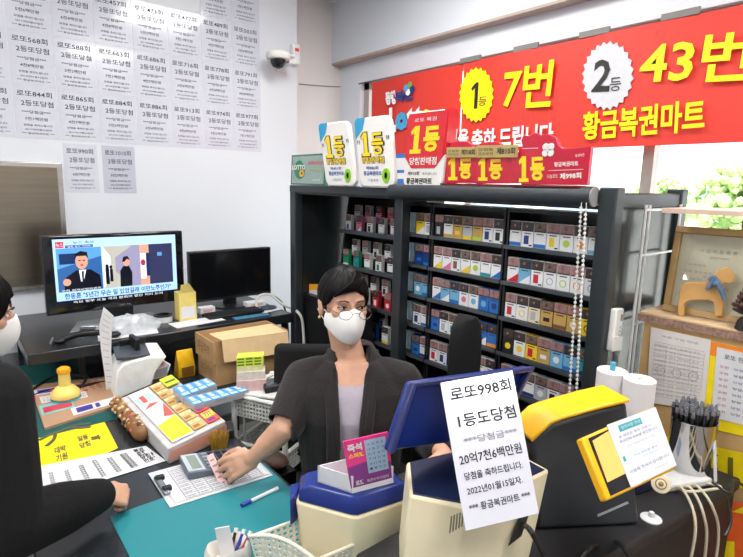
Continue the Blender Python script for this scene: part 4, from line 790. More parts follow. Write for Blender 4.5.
for k in range(6):
    ticket('tan scratch ticket, %s from the clipboard in the row on the display' % NTH[k], .49, .70, .05+.155*k, .05+.155*k+.14, .004, .004, [TAN, TANP, TANB], dtan, 'lottery tickets on the display')
def dred(m, f): bar(m, f, .06, .94, .4, .92, 1); m.text('777', f(.2, .45, .0014), f(.8, .45, .0014)-f(.2, .45, .0014), f(0, .85, .0014)-f(0, .45, .0014), 2, .03); bar(m, f, .1, .7, .08, .3, 2)
for k in range(3):
    ticket('coral and yellow scratch ticket, %s from the front edge of the display' % NTH[k], .74, .96, .05+.19*k, .05+.19*k+.17, .004, .004, [TRD, TYL, M('ticket_plum', 120, 60, 140, .4)], dred, 'lottery tickets on the display')
ticket('single lime scratch ticket at the far end of the ticket display', .70, .95, .80, .98, .012, .003, [M('lime_ticket', 206, 226, 70, .5), M('lime_print', 90, 120, 40, .5)], lambda m, f: bar(m, f, .1, .9, .3, .5, 1), 'lottery tickets on the display')
def strip(px4, zs, n, nm):
    P = [Zp(z)(*q) for z, q in zip(zs, px4)]; P[1] = PL(P[0], (P[3]-P[0]).cross(P[2]-P[0]))(*px4[1])
    t = thing('ticket_holder', 'grey holder under the %s row of blue tickets' % nm, 'holder', V(((P[0].x+P[2].x)/2, (P[0].y+P[2].y)/2, .7805)), 'blue ticket holders')
    lo = [V((p_.x, p_.y, p_.z-.022)) for p_ in P]; MB().hexa([lo[3], lo[2], lo[1], lo[0]]+[P[3], P[2], P[1], P[0]]).build('tray', M('holder_grey', 170, 172, 176, .4), t)
    for p_ in ((P[0]+P[3])/2, (P[1]+P[2])/2): MB().cyl((p_.x, p_.y, .7805 if p_.x < .765 else 0), (p_.x, p_.y, p_.z-.02), .006, 8).build('leg', M('holder_grey', 170, 172, 176, .4), t)
    for k in range(n):
        f = lambda u, v, e=.0: (lambda U: P[3]*(1-U)*(1-v)+P[2]*U*(1-v)+P[1]*U*v+P[0]*(1-U)*v+V((0, 0, .0008+e)))((k+.04+.92*u)/n)
        m = MB().slab(f(0, .02), f(1, .02), f(1, .98), f(0, .98), (0, 0, .003), 0); g = lambda u, v, e=.0006: f(u, v, .003+e)
        bar(m, g, .08, .92, .08, .30, 1); bar(m, g, .28, .72, .42, .86, 2); m.text('1억', g(.34, .5, .0012), g(.66, .5, .0012)-g(.34, .5, .0012), g(0, .76, .0012)-g(0, .5, .0012), 0)
        tag(m.build('scratch_ticket', [TBL, TLB, PAPER]), 'blue scratch ticket, %s from the printer in the %s blue row' % (NTH[k], nm), 'ticket', 'blue scratch tickets')
strip([(173, 388.5), (207, 378.5), (217, 385), (183, 398)], (.90, .90, .885, .885), 4, 'back'); strip([(184, 398.5), (238, 386), (249, 391), (194, 406)], (.89, .90, .885, .875), 6, 'front')
# bristle brush and dark tray by the calculator
c = Zp(.7805)(219, 449); m = MB(); rnd = random.Random(9)
t = thing('straw_brush', 'small tan straw brush standing behind the calculator', 'brush', V((c.x, c.y, .7805)))
for k in range(110):
    a = rnd.uniform(0, 2*PI); r = .024*math.sqrt(rnd.random()); p = V((c.x+r*math.cos(a), c.y+r*math.sin(a), .7805)); m.cyl(p, p+V((.5*r*math.cos(a), .5*r*math.sin(a), rnd.uniform(.05, .066))), .0012, 4)
m.build('bristles', M('straw', 186, 146, 50, .7, noise=.2), t)
t = thing('brown_pouch', 'dark brown pouch lying behind the calculator under the basket', 'pouch', (.83, 1.66, 0)); MB().ball((.83, 1.60, .715), (.055, .10, .03), mx=Matrix.Rotation(.4, 3, 'Z')).build('body', M('pouch_leather', 62, 42, 32, .7, noise=.3), t, smooth=True); MB().box(.79, .90, 1.50, 1.75, 0, .69).build('stand', BLACK, t)
tag(MB().obox((.60, 1.75, .7805), (.155, -.06, 0), (.03, .08, 0), (0, 0, .03)).build('black_tray', M('tray_black', 40, 42, 44, .4), bevel=.004), 'black tray on the counter behind the straw brush', 'tray')
# ================================================================ raised table with the terminals
TB = M('table_cloth_black', 34, 34, 36, .55, noise=.15, scale=14, bump=.15)
t = thing('terminal_table', 'black covered raised table carrying the two terminals and the straw cup', 'table', (1.2, .7, 0))
top = [(.60, .515), (1.202, .431), (1.535, .388), (1.655, .383), (1.655, .72), (1.45, .735), (1.42, .95), (.86, .98), (.85, .80), (.62, .795)]
MB().prism([(x, y, .885) for x, y in top], (0, 0, .035)).build('tabletop', TB, t, bevel=.008)
m = MB(); f_ = top[:4]
for (x0, y0), (x1, y1) in zip(f_, f_[1:]): m.slab((x0, y0+.012, 0), (x1, y1+.012, 0), (x1, y1+.012, .885), (x0, y0+.012, .885), (0, .012, 0))
m.build('front_cloth', TB, t)
for x, y in ((.9, .93), (1.38, .9), (1.6, .68)): MB().box(x-.02, x+.02, y-.02, y+.02, 0, .885).build('leg', BLACK, t)
CRM = M('cream_plastic', 232, 220, 186, .4, noise=.02); NAVY = M('navy_lid', 22, 44, 122, .3, noise=.05); NAVD = M('navy_tray', 28, 38, 72, .35, noise=.1)
def shrink(P, k, c=None):
    c = c or sum((V(p) for p in P), V((0, 0, 0)))/len(P); return [c+(V(p)-c)*k for p in P]
# first terminal: cream box with blue lid on the counter
R1 = [V(p_+(.965,)) for p_ in ((.582, .972), (.650, .850), (.662, .838), (.816, .813), (.842, .975), (.62, 1.03))]
t = thing('slip_terminal', 'small cream terminal with blue lid under the pink scratch card box', 'terminal', (.70, .92, .78))
Bt = [V((q.x, q.y, .7805)) for q in shrink(R1, .86)]; Bt[0].x = max(Bt[0].x, .60)
m = MB().loft([Bt, R1], 0); m.build('body', CRM, t, bevel=.006)
L0 = [V((q.x, q.y, .966)) for q in shrink(R1, .955)]; L1 = [V((q.x, q.y, .99)) for q in shrink(R1, .93)]; L2 = [V((q.x, q.y, 1.006)) for q in shrink(R1, .80)]
MB().loft([L0, L1, L2]).build('lid', NAVY, t, bevel=.004)
MB().prism([R1[0]+V((-.013, .004, -.06)), R1[0]+V((.01, .012, -.06)), R1[5]+V((.01, -.005, -.06)), R1[5]+V((-.02, 0, -.06))], (0, 0, .07)).build('side_trim', NAVY, t, bevel=.004)
z1 = 1.0065; zp = Zp(z1); fl, fr, bl_ = zp(352, 493.5), zp(393, 482.5), zp(317.5, 482); br_ = fr+(bl_-fl)
t = thing('scratch_card_box', 'white card box with pink and purple scratch card standing at its front', 'box', ((fl+br_)/2).to_2d().to_3d()+V((0, 0, z1)))
bh = V((0, 0, .042)); m = MB()
for p_, q_ in ((fr, br_), (br_, bl_), (bl_, fl)): m.slab(p_, q_, q_+bh, p_+bh, ((fl+br_)/2-(p_+q_)/2).normalized()*.003)
m.prism([fl, fr, br_, bl_], (0, 0, .003)); m.build('tray', PAPER, t)
nf = (fr-fl).cross(V((0, 0, 1))).normalized(); pc_ = PL(fl+nf*.001, nf+V((0, 0, .12))); a, b, c, d = pc_(343, 442), pc_(388, 432), pc_(393.5, 482.5), pc_(352, 493.5)
def ka(u, v, e=0): return d*(1-u)*(1-v)+c*u*(1-v)+b*u*v+a*(1-u)*v+nf*e
m = MB().slab(d, c, b, a, -nf*.004, 0); bar(m, lambda u, v, e: ka(u, v, e), .0, 1, .0, .10, 3, .0006); m.add([ka(0, .10, .0006), ka(1, .10, .0006), ka(1, .42, .0006), ka(.55, .55, .0006), ka(0, .5, .0006)], [(0, 1, 2, 3, 4)], 1)
bar(m, lambda u, v, e: ka(u, v, e), .44, .92, .30, .94, 2, .001)
for i in range(4):
    for j in range(6): m.text(str((i*7+j*3) % 45+1), ka(.49+.105*i, .36+.095*j, .0016), ka(.55+.105*i, .36, .0016)-ka(.49+.105*i, .36, .0016), ka(0, .40, 0)-ka(0, .355, 0), 4)
m.text('즉석', ka(.06, .78, .0014), ka(.38, .78)-ka(.06, .78), ka(0, .93)-ka(0, .78), 3, .04).text('스피또', ka(.06, .66, .0014), ka(.4, .66)-ka(.06, .66), ka(0, .75)-ka(0, .66), 5, .03).text('복권수탁사업자', ka(.38, .14, .0014), ka(.9, .14)-ka(.38, .14), ka(0, .2)-ka(0, .14), 3).text('로또', ka(.12, .14, .0014), ka(.3, .14)-ka(.12, .14), ka(0, .22)-ka(0, .14), 3, .03)
m.build('scratch_card', [M('card_pink', 220, 44, 130, .3, coat=.4), M('card_purple', 122, 40, 132, .3, coat=.4), M('card_sky', 158, 186, 214, .4), PAPER, M('card_ink', 60, 56, 90, .5), YEL], t)
# second terminal: open navy lid, sheet hung over it
R2 = [V(p_+(1.10,)) for p_ in ((.662, .677), (.722, .588), (.735, .578), (.972, .564), (.985, .715), (.745, .775))]
t = thing('slip_terminal', 'cream terminal with raised navy lid and a large printed sheet hung on it', 'terminal', (.88, .69, .92))
cc = sum(R2, V((0, 0, 0)))/6; B2 = [V((.655, .69, .921)), V((.672, .603, .921)), V((.684, .594, .921)), V((.905, .553, .921)), V((.93, .71, .921)), V((.73, .775, .921))]
M2 = [b_.lerp(r_, .32)+V((0, 0, .0)) for b_, r_ in zip(B2, R2)]
m = MB().loft([B2, R2], 0); m.build('body', CRM, t, bevel=.006)
I2 = [V((q.x, q.y, 1.1005)) for q in shrink(R2, .94)]; I3 = [V((q.x, q.y, 1.103)) for q in shrink(R2, .92)]; MB().loft([I2, I3]).build('tray', NAVD, t)
pfr = PL(R2[2], (R2[3]-R2[2]).cross(B2[3]-R2[2])); nn = (R2[3]-R2[2]).cross(B2[3]-R2[2]).normalized(); nn = nn if nn.y < 0 else -nn
m = MB()
for k in range(5):
    a, b = pfr(449+k*3.0, 533-1.6*k), pfr(450.2+k*3.0, 533-1.6*k); c, d = pfr(452+k*2.9, 516-1.2*k), pfr(450.8+k*2.9, 516-1.2*k); m.slab(a, b, c, d, nn*.001)
m.build('vent', M('vent_grey', 120, 114, 100, .5), t); a, b, c, d = pfr(508, 546), pfr(521, 536), pfr(531, 508), pfr(519, 516); MB().slab(a, b, c, d, nn*.001).build('port_recess', M('port_dark', 46, 44, 42, .5), t)
# lid
la, lb, lc, ld = D(409, 382, 1.09), D(530, 366, 1.21), V((.975, .722, 1.11)), V((.70, .787, 1.11))
ld = D(386, 452, 1.06); ld.z = max(ld.z, 1.10)
ln = (lb-la).cross(ld-la).normalized(); ln = ln if ln.y < 0 else -ln
m = MB().slab(ld, lc, lb, la, -ln*.022); MB_ = m; m.build('lid', NAVY, t, bevel=.008)
m = MB()
for p_, q_ in ((ld, la), (la, lb), (lb, lc)):
    inn = ((la+lb+lc+ld)/4-(p_+q_)/2).normalized()*.012; m.slab(p_, q_, q_+inn, p_+inn, ln*.02)
m.build('lid_rim', M('navy_rim', 44, 52, 104, .3), t, bevel=.003)
ta_, tb_ = D(440.4, 382.8, 1.085), D(512.4, 370.4, 1.135); tdd = D(465.7, 530.8, .90); tcc = PL(ta_, (tb_-ta_).cross(tdd-ta_))(538.9, 513.3)
SHN = (tb_-ta_).cross(tdd-ta_).normalized(); SHN = SHN if SHN.dot(EYE-ta_) > 0 else -SHN
m = MB().slab(tdd, tcc, tb_, ta_, -SHN*.0012, 0)
def sa(u, v, e=.001): return tdd*(1-u)*(1-v)+tcc*u*(1-v)+tb_*u*v+ta_*(1-u)*v+SHN*e
def stx(s_, u, v, w_, h_, mi=1, bo=.012): m.text(s_, sa(u, v), sa(u+w_, v)-sa(u, v), sa(u, v+h_)-sa(u, v), mi, bo)
stx('로또998회', .10, .84, .84, .105); stx('1등도당첨', .14, .635, .80, .10); stx('***당첨금***', .17, .515, .74, .052, 2); stx('20억7천6백만원', .07, .385, .86, .072); stx('당첨을 축하드립니다.', .10, .285, .80, .05); stx('2022년01월15일자.', .10, .195, .76, .048); stx('*** 황금복권마트 ***', .09, .095, .84, .048)
tag(m.build('prize_sheet', [M('laminated_paper', 186, 187, 197, .25, noise=0, coat=.4), INK, M('faded_ink', 130, 132, 142, .7)]), 'large laminated sheet headed 998 hung over the open navy lid', 'sheet')
tag(MB().tube([pfr(522, 524)+nn*.005, D(530, 530, 1.0), D(540, 548, 1.03), D(548, 566, 1.05)], .0055).build('power_cable', BLACK, smooth=True), 'black power cable leaving the cream terminal below the hung sheet', 'cable')
# ---- black terminal with yellow top
t = thing('lottery_terminal', 'black lottery terminal with yellow wraparound top and tilted screen', 'terminal', (1.1, .6, .92))
b0 = V((1.00, .60, .921)); b1 = V((1.213, .459, .921)); bn = V((.40, .92, 0)).normalized(); fn = (b1-b0).cross(V((0, 0, 1)))+V((0, 0, .03)); fp = PL(b0, fn)
out = [b0, b1, fp(628, 402), fp(600, 408.5), fp(560, 420), fp(550, 424), fp(531, 442)]
back_ = bn*.09+V((0, 0, -.005))
MB().prism(out, back_, 0).build('body', M('terminal_black', 54, 56, 60, .35, noise=.06), t, bevel=.012, seg=3)
o_ = out[2:]; lift = V((-.002, -.002, .018)); m = MB(); fr_ = -fn.normalized()*0
u0 = [p_+V((0, 0, .001))-bn*.006 for p_ in o_]; u1 = [p_+(V((0, 0, .009)) if i < 3 else V((-.006, 0, .009))) for i, p_ in enumerate(u0)]
b_k = bn*.092
rings = [[u0[i], u1[i], u1[i]+b_k, u0[i]+b_k] for i in range(len(u0))]
m.loft(rings); m.build('top_cover', M('terminal_yellow', 246, 186, 24, .35, noise=.02, coat=.2), t, bevel=.003)
A_ = V((1.00, .475, 1.115)); TBL_, TTL_, TBR_ = D(607, 501, 1.02), D(581.5, 438, 1.075), D(676, 469, 1.10)
tn = (TBR_-TBL_).cross(TTL_-TBL_).normalized(); tp = PL(TBL_, tn); tn = tn if tn.dot(EYE-TBL_) > 0 else -tn
q = [tp(607, 501), tp(676, 469), tp(651, 407.5), tp(581.5, 438)]
MB().slab(*q, -tn*.022).build('screen_frame', MATS['terminal_yellow'], t, bevel=.004)
q2 = [tp(610.5, 496), tp(668, 469), tp(646, 413), tp(588, 438.5)]; MB().slab(*q2, tn*.0012).build('screen_bezel', M('bezel_black', 38, 38, 42, .25), t)
q3 = [tp(607, 482.5), tp(628, 472), tp(613, 428), tp(592, 441)]; MB().slab(*[p_+tn*.0012 for p_ in q3], tn*.001).build('screen', mat('screen_orange', sr(226, 180, 100), .15, noise=.05, emit=.3), t)
MB().cyl((q[0]+q[2])/2-tn*.02, (q[0]+q[2])/2-tn*.09, .02).build('screen_arm', BLACK, t)
m = MB(); pw = [fp(598, 516), fp(628, 503), fp(627, 501), fp(597, 514)]; m.slab(*pw, -bn*.001)
m.text('CONTROL PANEL', fp(597, 517), fp(624, 505)-fp(597, 517), fp(596.4, 514.4)-fp(597, 517), 0)
m2 = MB().text('LOTTO', fp(604, 537), fp(614, 532.5)-fp(604, 537), fp(603.5, 535)-fp(604, 537), 0)
for q_, nm_ in ((m, 'lettering'), (m2, 'logo_lettering')):
    for i, p_ in enumerate(q_.v): q_.v[i] = p_-bn*.0015
    q_.build(nm_, M('pale_grey_print', 170, 172, 176, .5), t)
g = [tp(629.9, 488), tp(675.2, 465.6), tp(654.4, 407.6), tp(605.7, 425.4)]; e_ = tn*.003
m = MB().slab(*[p_+e_ for p_ in g], tn*.0008, 0)
def ga(u, v, e=.0045): return g[0]*(1-u)*(1-v)+g[1]*u*(1-v)+g[2]*u*v+g[3]*(1-u)*v+tn*e
def gb(u0, u1, v0, v1, mi, e=.0042): m.quad(ga(u0, v0, e), ga(u1, v0, e), ga(u1, v1, e), ga(u0, v1, e), mi)
def gt(s_, u, v, w_, h_, mi): m.text(s_, ga(u, v, .0048), ga(u+w_, v)-ga(u, v), ga(u, v+h_)-ga(u, v), mi)
gb(.18, .64, .82, .93, 1); gt('전자서명 안내', .22, .85, .38, .055, 0); gt('본 매장은 복권 구매 시', .12, .73, .66, .045, 2); gt('휴대전화 번호를 확인합니다', .10, .655, .78, .045, 2); gt('안내 사항을 확인해 주세요', .2, .56, .6, .035, 3); gb(.16, .86, .30, .48, 4); gt('현금 영수증 발급', .26, .39, .5, .035, 2); gt('문의 사항은 직원에게', .22, .33, .56, .03, 3); gb(.05, .10, .38, .46, 1); gt('이용해 주셔서 감사합니다', .08, .18, .84, .05, 2); gt('황금복권마트', .55, .08, .3, .03, 3)
tag(m.build('notice_sheet', [PAPER, M('notice_teal', 60, 160, 170, .5), M('notice_navy', 90, 100, 150, .6), M('notice_grey', 160, 166, 176, .6), M('notice_pale', 220, 226, 236, .5)]), 'white printed notice with teal heading taped over the terminal screen', 'notice')
for k, (a, b, c) in enumerate((((600, 545), (590, 548), (575, 566)), ((612, 540), (622, 546), (635, 566)))):
    tag(MB().tube([fp(*a)-bn*.004, D(b[0], b[1], 1.10), D(c[0], c[1], 1.09)], .005).build('terminal_cable', BLACK, smooth=True), 'thin black cable hanging from the front of the black terminal, %s' % ('left of its pair', 'right of its pair')[k], 'cable')
# ---- things right of the terminal
zt_ = Zp(.9205)
c = zt_(651, 519)
t = thing('suction_hook', 'white suction disc standing on the table edge under the notice', 'hook', c); MB().lathe(c, [(.024, 0), (.024, .003), (.008, .008), (.006, .018), (.0, .020)], 20).build('disc', WHITE, t, smooth=True)
c = zt_(655, 505)+V((.03, .05, 0))
t = thing('navy_speaker', 'small navy box with cream round badge under the tilted screen', 'speaker', c); MB().obox(c+V((-.035, 0, 0)), (.075, -.02, 0), (.014, .05, 0), (0, 0, .105)).build('body', M('speaker_navy', 34, 40, 72, .4), t, bevel=.006)
bc = D(661, 484, 1.215); fnn = (EYE-bc).normalized(); m = MB().lathe(bc, [(0, .005), (.019, .004), (.021, 0), (.019, -.004)], 24, fnn, 0).lathe(bc, [(0, .0065), (.012, .006), (.0125, .004)], 20, fnn, 1).lathe(bc, [(0, .0075), (.0095, .007), (.010, .005)], 18, fnn, 0); m.ball(bc+fnn*.006, .006, 1, 8, 6); m.build('badge', [M('badge_cream', 232, 220, 190, .4), M('badge_brown', 150, 120, 80, .5)], t, smooth=True)
c1, c2 = zt_(662, 494), zt_(714, 486)
t = thing('wifi_router', 'white router with raised antenna at the end of the black table', 'router', (c1+c2)/2)
ax = (c2-c1); sd = V((.02, .13, 0)); RW = M('router_white', 222, 222, 224, .35); bs = [c1, c2, c2+sd, c1+sd]
MB().loft([[p_ for p_ in bs], [p_+V((0, 0, .022)) for p_ in shrink(bs, .97)]]).build('body', RW, t, bevel=.006)
an = c2+V((-.004, -.006, 0)); MB().obox(an+V((-.006, 0, .015)), (.012, 0, 0), (0, .006, 0), (.012, .02, .11)).build('antenna', WHITE, t, bevel=.002)
m = MB(); rp = lambda u, v: c1+ax*u+sd*v+V((0, 0, .0232)); m.slab(rp(.3, .55), rp(.5, .55), rp(.5, .85), rp(.3, .85), (0, 0, .0006)); m.slab(rp(.66, .6), rp(.82, .6), rp(.82, .7), rp(.66, .7), (0, 0, .0006)); m.build('label', M('router_label', 150, 160, 190, .5), t)
CBL_ = M('cable_beige', 206, 196, 172, .45)
cs = lambda u, z=.012: c1+ax*u+V((0, 0, z))
for k, pts in enumerate(([cs(.12), cs(.2)+V((0, -.02, .01)), V((1.375, .398, .90)), V((1.36, .392, .78)), V((1.34, .40, .5))], [cs(.5), cs(.5)+V((0, -.02, .008)), V((1.45, .385, .91)), V((1.485, .372, .80)), V((1.50, .38, .5))], [cs(.25), cs(.2)+V((.01, -.035, .004)), cs(.55)+V((.02, -.045, .004)), cs(.86)+V((0, -.03, .004)), cs(.84)], [cs(.36), cs(.34)+V((0, -.025, .008)), V((1.41, .392, .905)), V((1.43, .382, .80)), V((1.45, .39, .5))])):
    tag(MB().tube([p_+V((0, 0, 0)) for p_ in pts], .0036, 8).build('network_cable', CBL_, smooth=True), 'beige network cable hanging from the router at the table front, %s' % ('left one', 'right one', 'short loop on top', 'middle one')[k], 'cable', 'router cables')
tag(MB().tube([D(712, 482, 1.33), D(731, 494, 1.3), D(733, 480, 1.36), D(745, 487, 1.4)], .0035).tube([D(727, 497, 1.3), D(731, 520, 1.28), D(725, 536, 1.26)], .0035).build('black_wire', BLACK, smooth=True), 'thin black cord curling beside the router antenna at the table end', 'cable')
# steel cup full of black straws
c = zt_(687, 474); r1 = .056
t = thing('straw_cup', 'polished steel cup packed with black wrapped straws', 'cup', c)
MB().lathe(c, [(.0, .0), (.050, 0), (.052, .004), (r1+.001, .165), (r1+.003, .168), (r1-.001, .168), (r1-.004, .160), (.046, .006), (.0, .006)], 36).build('cup', mat('mirror_steel', sr(196, 196, 196), .08, metal=1, noise=0), t, smooth=True)
rnd = random.Random(11); SW_ = M('straw_black', 26, 26, 28, .35, coat=.3); SC = M('straw_glint', 120, 122, 128, .25, noise=.3, scale=90)
pos = []
for k in range(64):
    a, r = k*2.399963, .047*math.sqrt((k+.5)/64); pos.append((r*math.cos(a), r*math.sin(a)))
for k, (dx, dy) in enumerate(pos):
    p0 = c+V((dx*.62, dy*.62, .008)); p1 = c+V((dx*1.15, dy*1.15, .205+rnd.uniform(-.008, .010)-.012)); m = MB().cyl(p0, p1, .0050, 6, 0); m.cyl(p1-(p1-p0).normalized()*.004, p1+(p1-p0).normalized()*.010, .0056, 6, 1, r1=.003)  # dark wrapper ends in a paler grey tip, a painted glint
    tag(m.build('wrapped_straw', [SW_, SC]), 'black paper wrapped straw with painted glint at the tip standing in the steel cup', 'straw', 'straws in the steel cup')
# paper rolls behind the yellow top
for k, (x0, x1, yt, tt, lab) in enumerate(((598, 627, 370, 1.46, 'white paper roll with blue plug standing behind the yellow terminal top'), (625, 655, 378.5, 1.40, 'white paper roll nearest the wire stand behind the terminal'))):
    a = D(x0, yt, tt); b = D(x1, yt, tt); c = (a+b)/2; r = (b-a).length/2
    t = thing('paper_roll', lab, 'paper roll', V((c.x, c.y, .9205)), 'paper rolls behind the terminal')
    n3 = 2; zz = c.z-.9205
    MB().lathe((c.x, c.y, .9205), [(.008, 0), (r, 0), (r, zz-.002), (r-.002, zz), (.008, zz), (.008, 0)], 32).build('roll', M('roll_paper', 234, 230, 230, .6, noise=.01), t, smooth=True, angle=30)
    if k == 0: MB().cyl((c.x, c.y, c.z-.03), (c.x, c.y, c.z+.022), .0075, 12).build('plug', M('plug_blue', 70, 160, 190, .4), t, smooth=True)
# ================================================================ the wooden stand with posters
WD = M('pale_wood', 206, 178, 140, .5, noise=.1, scale=12); GRA = M('speckled_edge', 150, 120, 104, .5, noise=.4, scale=120); SX = 1.68
t = thing('poster_stand', 'wooden display stand with posters on its front and a horse on its shelf', 'stand', (1.82, .25, 0))
MB().box(SX-.005, 1.965, -.30, .715, 1.318, 1.326).build('shelf', WD, t, bevel=.002); MB().box(SX-.008, 1.965, -.30, .717, 1.296, 1.318).build('shelf_edge', GRA, t)
MB().box(SX+.004, SX+.012, -.30, .70, .86, 1.296).build('front_board', M('kraft_board_tan', 204, 166, 112, .6, noise=.06), t)
for x, y in ((1.70, .68), (1.94, .68), (1.70, -.28), (1.94, -.28)): MB().box(x-.012, x+.012, y-.012, y+.012, 0, 1.296).build('leg', M('stand_leg_wood', 150, 116, 80, .5), t)
MB().box(1.69, 1.965, -.30, .69, 1.634, 1.648).build('top_shelf', M('pinkish_board', 216, 190, 170, .5), t)
MB().box(1.93, 1.965, -.29, .68, .10, .4).build('brace', WD, t)
WR = M('white_wire', 212, 214, 214, .3, metal=.2)
t = thing('wire_rack', 'white wire rack leaning between the black end panel and the wooden stand', 'rack', (1.68, .728, 0))
m = MB()
for x in (1.672, 1.698): m.cyl((x, .729, 0), (x, .729, 1.655), .005, 8)
for z in (1.64, 1.50, 1.28, .98, .6): m.cyl((1.672, .729, z), (1.93, .729, z), .004, 8)
m.cyl((1.93, .729, 0), (1.93, .729, 1.655), .005, 8); m.build('wires', WR, t, smooth=True)
def poster(label, P4, mats, draw, cat='poster', X=SX, e=0, name='poster', group='posters on the stand front'):
    pl = Xp(X-e); P = [pl(*q_) for q_ in P4]; m = MB().slab(P[0], P[1], P[2], P[3], (.0012, 0, 0), 0)
    f = lambda u, v, k=.0008: P[3]*(1-u)*(1-v)+P[2]*u*(1-v)+P[1]*u*v+P[0]*(1-u)*v+V((-k, 0, 0))
    draw(m, f); return tag(m.build(name, mats), label, cat, group)
def ft(m, f, s_, u, v, w_, h_, mi, bo=0): m.text(s_, f(u, v, .0014), f(u+w_, v)-f(u, v), f(u, v+h_)-f(u, v), mi, bo)
GREY = M('poster_grey_ink', 150, 150, 152, .7); ORG = M('poster_orange', 246, 140, 40, .5); YLP = M('poster_yellow_bright', 250, 222, 20, .45)
def dform(m, f):
    ft(m, f, '복권 구입 안내', .2, .90, .6, .03, 1)
    for k in range(16): bar(m, lambda u, v, e: f(u, v, e), .08, .92, .10+.048*k, .104+.048*k, 1, .001)
    for k in range(5): bar(m, lambda u, v, e: f(u, v, e), .08+.21*k, .084+.21*k, .30, .80, 1, .001)
    for r in range(11): ft(m, f, '당첨번호 안내', .10, .12+.065*r, .36, .028, 1); ft(m, f, '판매인 준수', .52, .12+.065*r, .34, .028, 1)
    for k in range(3): m.tube([f(.22+.28*k, .46, .001)+V((0, .013*math.cos(PI*i/8), .013*math.sin(PI*i/8))) for i in range(17)], .0007, 5, 1, 1)
poster('yellow and orange poster backing along the top of the stand front', [(664, 331), (760, 352), (760, 440), (690, 424)], [YLP, ORG], lambda m, f: bar(m, lambda u, v, e: f(u, v, e), .0, 1, .84, 1.0, 1, .001))
poster('white printed form pinned at the left of the stand front', [(651, 327), (711, 340), (704, 411), (646, 402)], [M('form_paper', 222, 216, 212, .4, noise=.03, coat=.3), GREY], dform, e=.003)
def dlist2(m, f):
    ft(m, f, '로또 판매 시간', .15, .86, .7, .07, 1)
    for r in range(8): ft(m, f, '오전', .08, .10+.09*r, .16, .035, 2); ft(m, f, '당첨 안내 문의', .34, .10+.09*r, .55, .035, 3 if r % 2 else 1)
poster('white price list poster at the right edge, lines in blue and red', [(717, 347), (775, 360), (770, 432), (711, 417)], [PAPER, INK, M('list_red', 190, 70, 80, .6), M('list_blue', 80, 90, 160, .6)], dlist2, e=.003)
def dnum(m, f):
    o = f(.80, .82, .0014); m.text('1287', o, f(.26, .82)-f(.80, .82), f(.80, .28)-f(.80, .82), 1, .01)
poster('yellow strip with large upside down numbers under the posters', [(628, 428), (765, 458), (765, 492), (628, 470)], [YLP, M('number_olive', 110, 104, 30, .6)], dnum, e=.0035)
poster('orange and yellow poster low on the stand beyond the table end', [(722, 500), (775, 508), (775, 600), (722, 600)], [M('poster_deep_orange', 240, 100, 40, .5), YLP], lambda m, f: (bar(m, lambda u, v, e: f(u, v, e), .0, .25, .0, .6, 1, .001), m.add([f(.2, .9, .001), f(.5, .99, .001), f(1, .99, .001), f(1, .86, .001)], [(0, 1, 2, 3)], 1)), e=.003)
MB().box(SX+.004, SX+.012, -.30, .70, .06, .86).build('lower_board', M('kraft_board_tan', 204, 166, 112, .6, noise=.06), bpy.data.objects['poster_stand'])
# framed certificate
zs = 1.3265; zpl = PL((1.74, 0, 0), (1, 0, -.22)); fl = Zp(zs)(661, 318); o0 = V((1.745, .672, zs)); tl_ = V((.075, .018, .262)); rx = V((-.0, -.252, 0))
GLD = M('frame_gold_wood', 176, 144, 92, .4, noise=.12, scale=20); fnr = rx.cross(tl_).normalized(); fnr = fnr if fnr.x < 0 else -fnr
t = thing('framed_certificate', 'gold framed certificate leaning on the stand shelf behind the horse', 'picture frame', o0+rx*.5)
def fa_(u, v, e=0): return o0+rx*u+tl_*v+fnr*e
for a, b, c, d in (((0, 0), (1, 0), (1, .08), (0, .08)), ((0, .92), (1, .92), (1, 1), (0, 1)), ((0, .08), (.08, .08), (.08, .92), (0, .92)), ((.92, .08), (1, .08), (1, .92), (.92, .92))):
    MB().slab(fa_(*a), fa_(*b), fa_(*c), fa_(*d), fnr*.014).build('frame', GLD, t, bevel=.003)
m = MB().slab(fa_(.07, .07), fa_(.93, .07), fa_(.93, .93), fa_(.07, .93), fnr*.003, 0)
def fx(s_, u, v, w_, h_, mi): m.text(s_, fa_(u, v, .004), rx*w_, tl_*h_, mi)
fx('사 업 자 등 록 증', .30, .72, .40, .045, 1); fx('일반과세자', .42, .66, .2, .025, 1); fx('등록번호', .2, .56, .2, .025, 1); fx('상호 황금복권마트', .16, .48, .42, .028, 1); fx('황금복권', .38, .44, .16, .03, 2); fx('사업장 소재지', .16, .40, .46, .026, 1); fx('사업의 종류 소매업', .16, .33, .5, .026, 1); fx('교부사유', .16, .26, .3, .024, 1)
m.build('certificate', [M('certificate_paper', 216, 204, 176, .4, noise=.04), M('certificate_ink', 150, 140, 120, .7), M('certificate_seal', 206, 120, 110, .6)], t)
MB().slab(fa_(.07, .07, .008), fa_(.93, .07, .008), fa_(.93, .93, .008), fa_(.07, .93, .008), fnr*.001).build('glazing', gm, t)
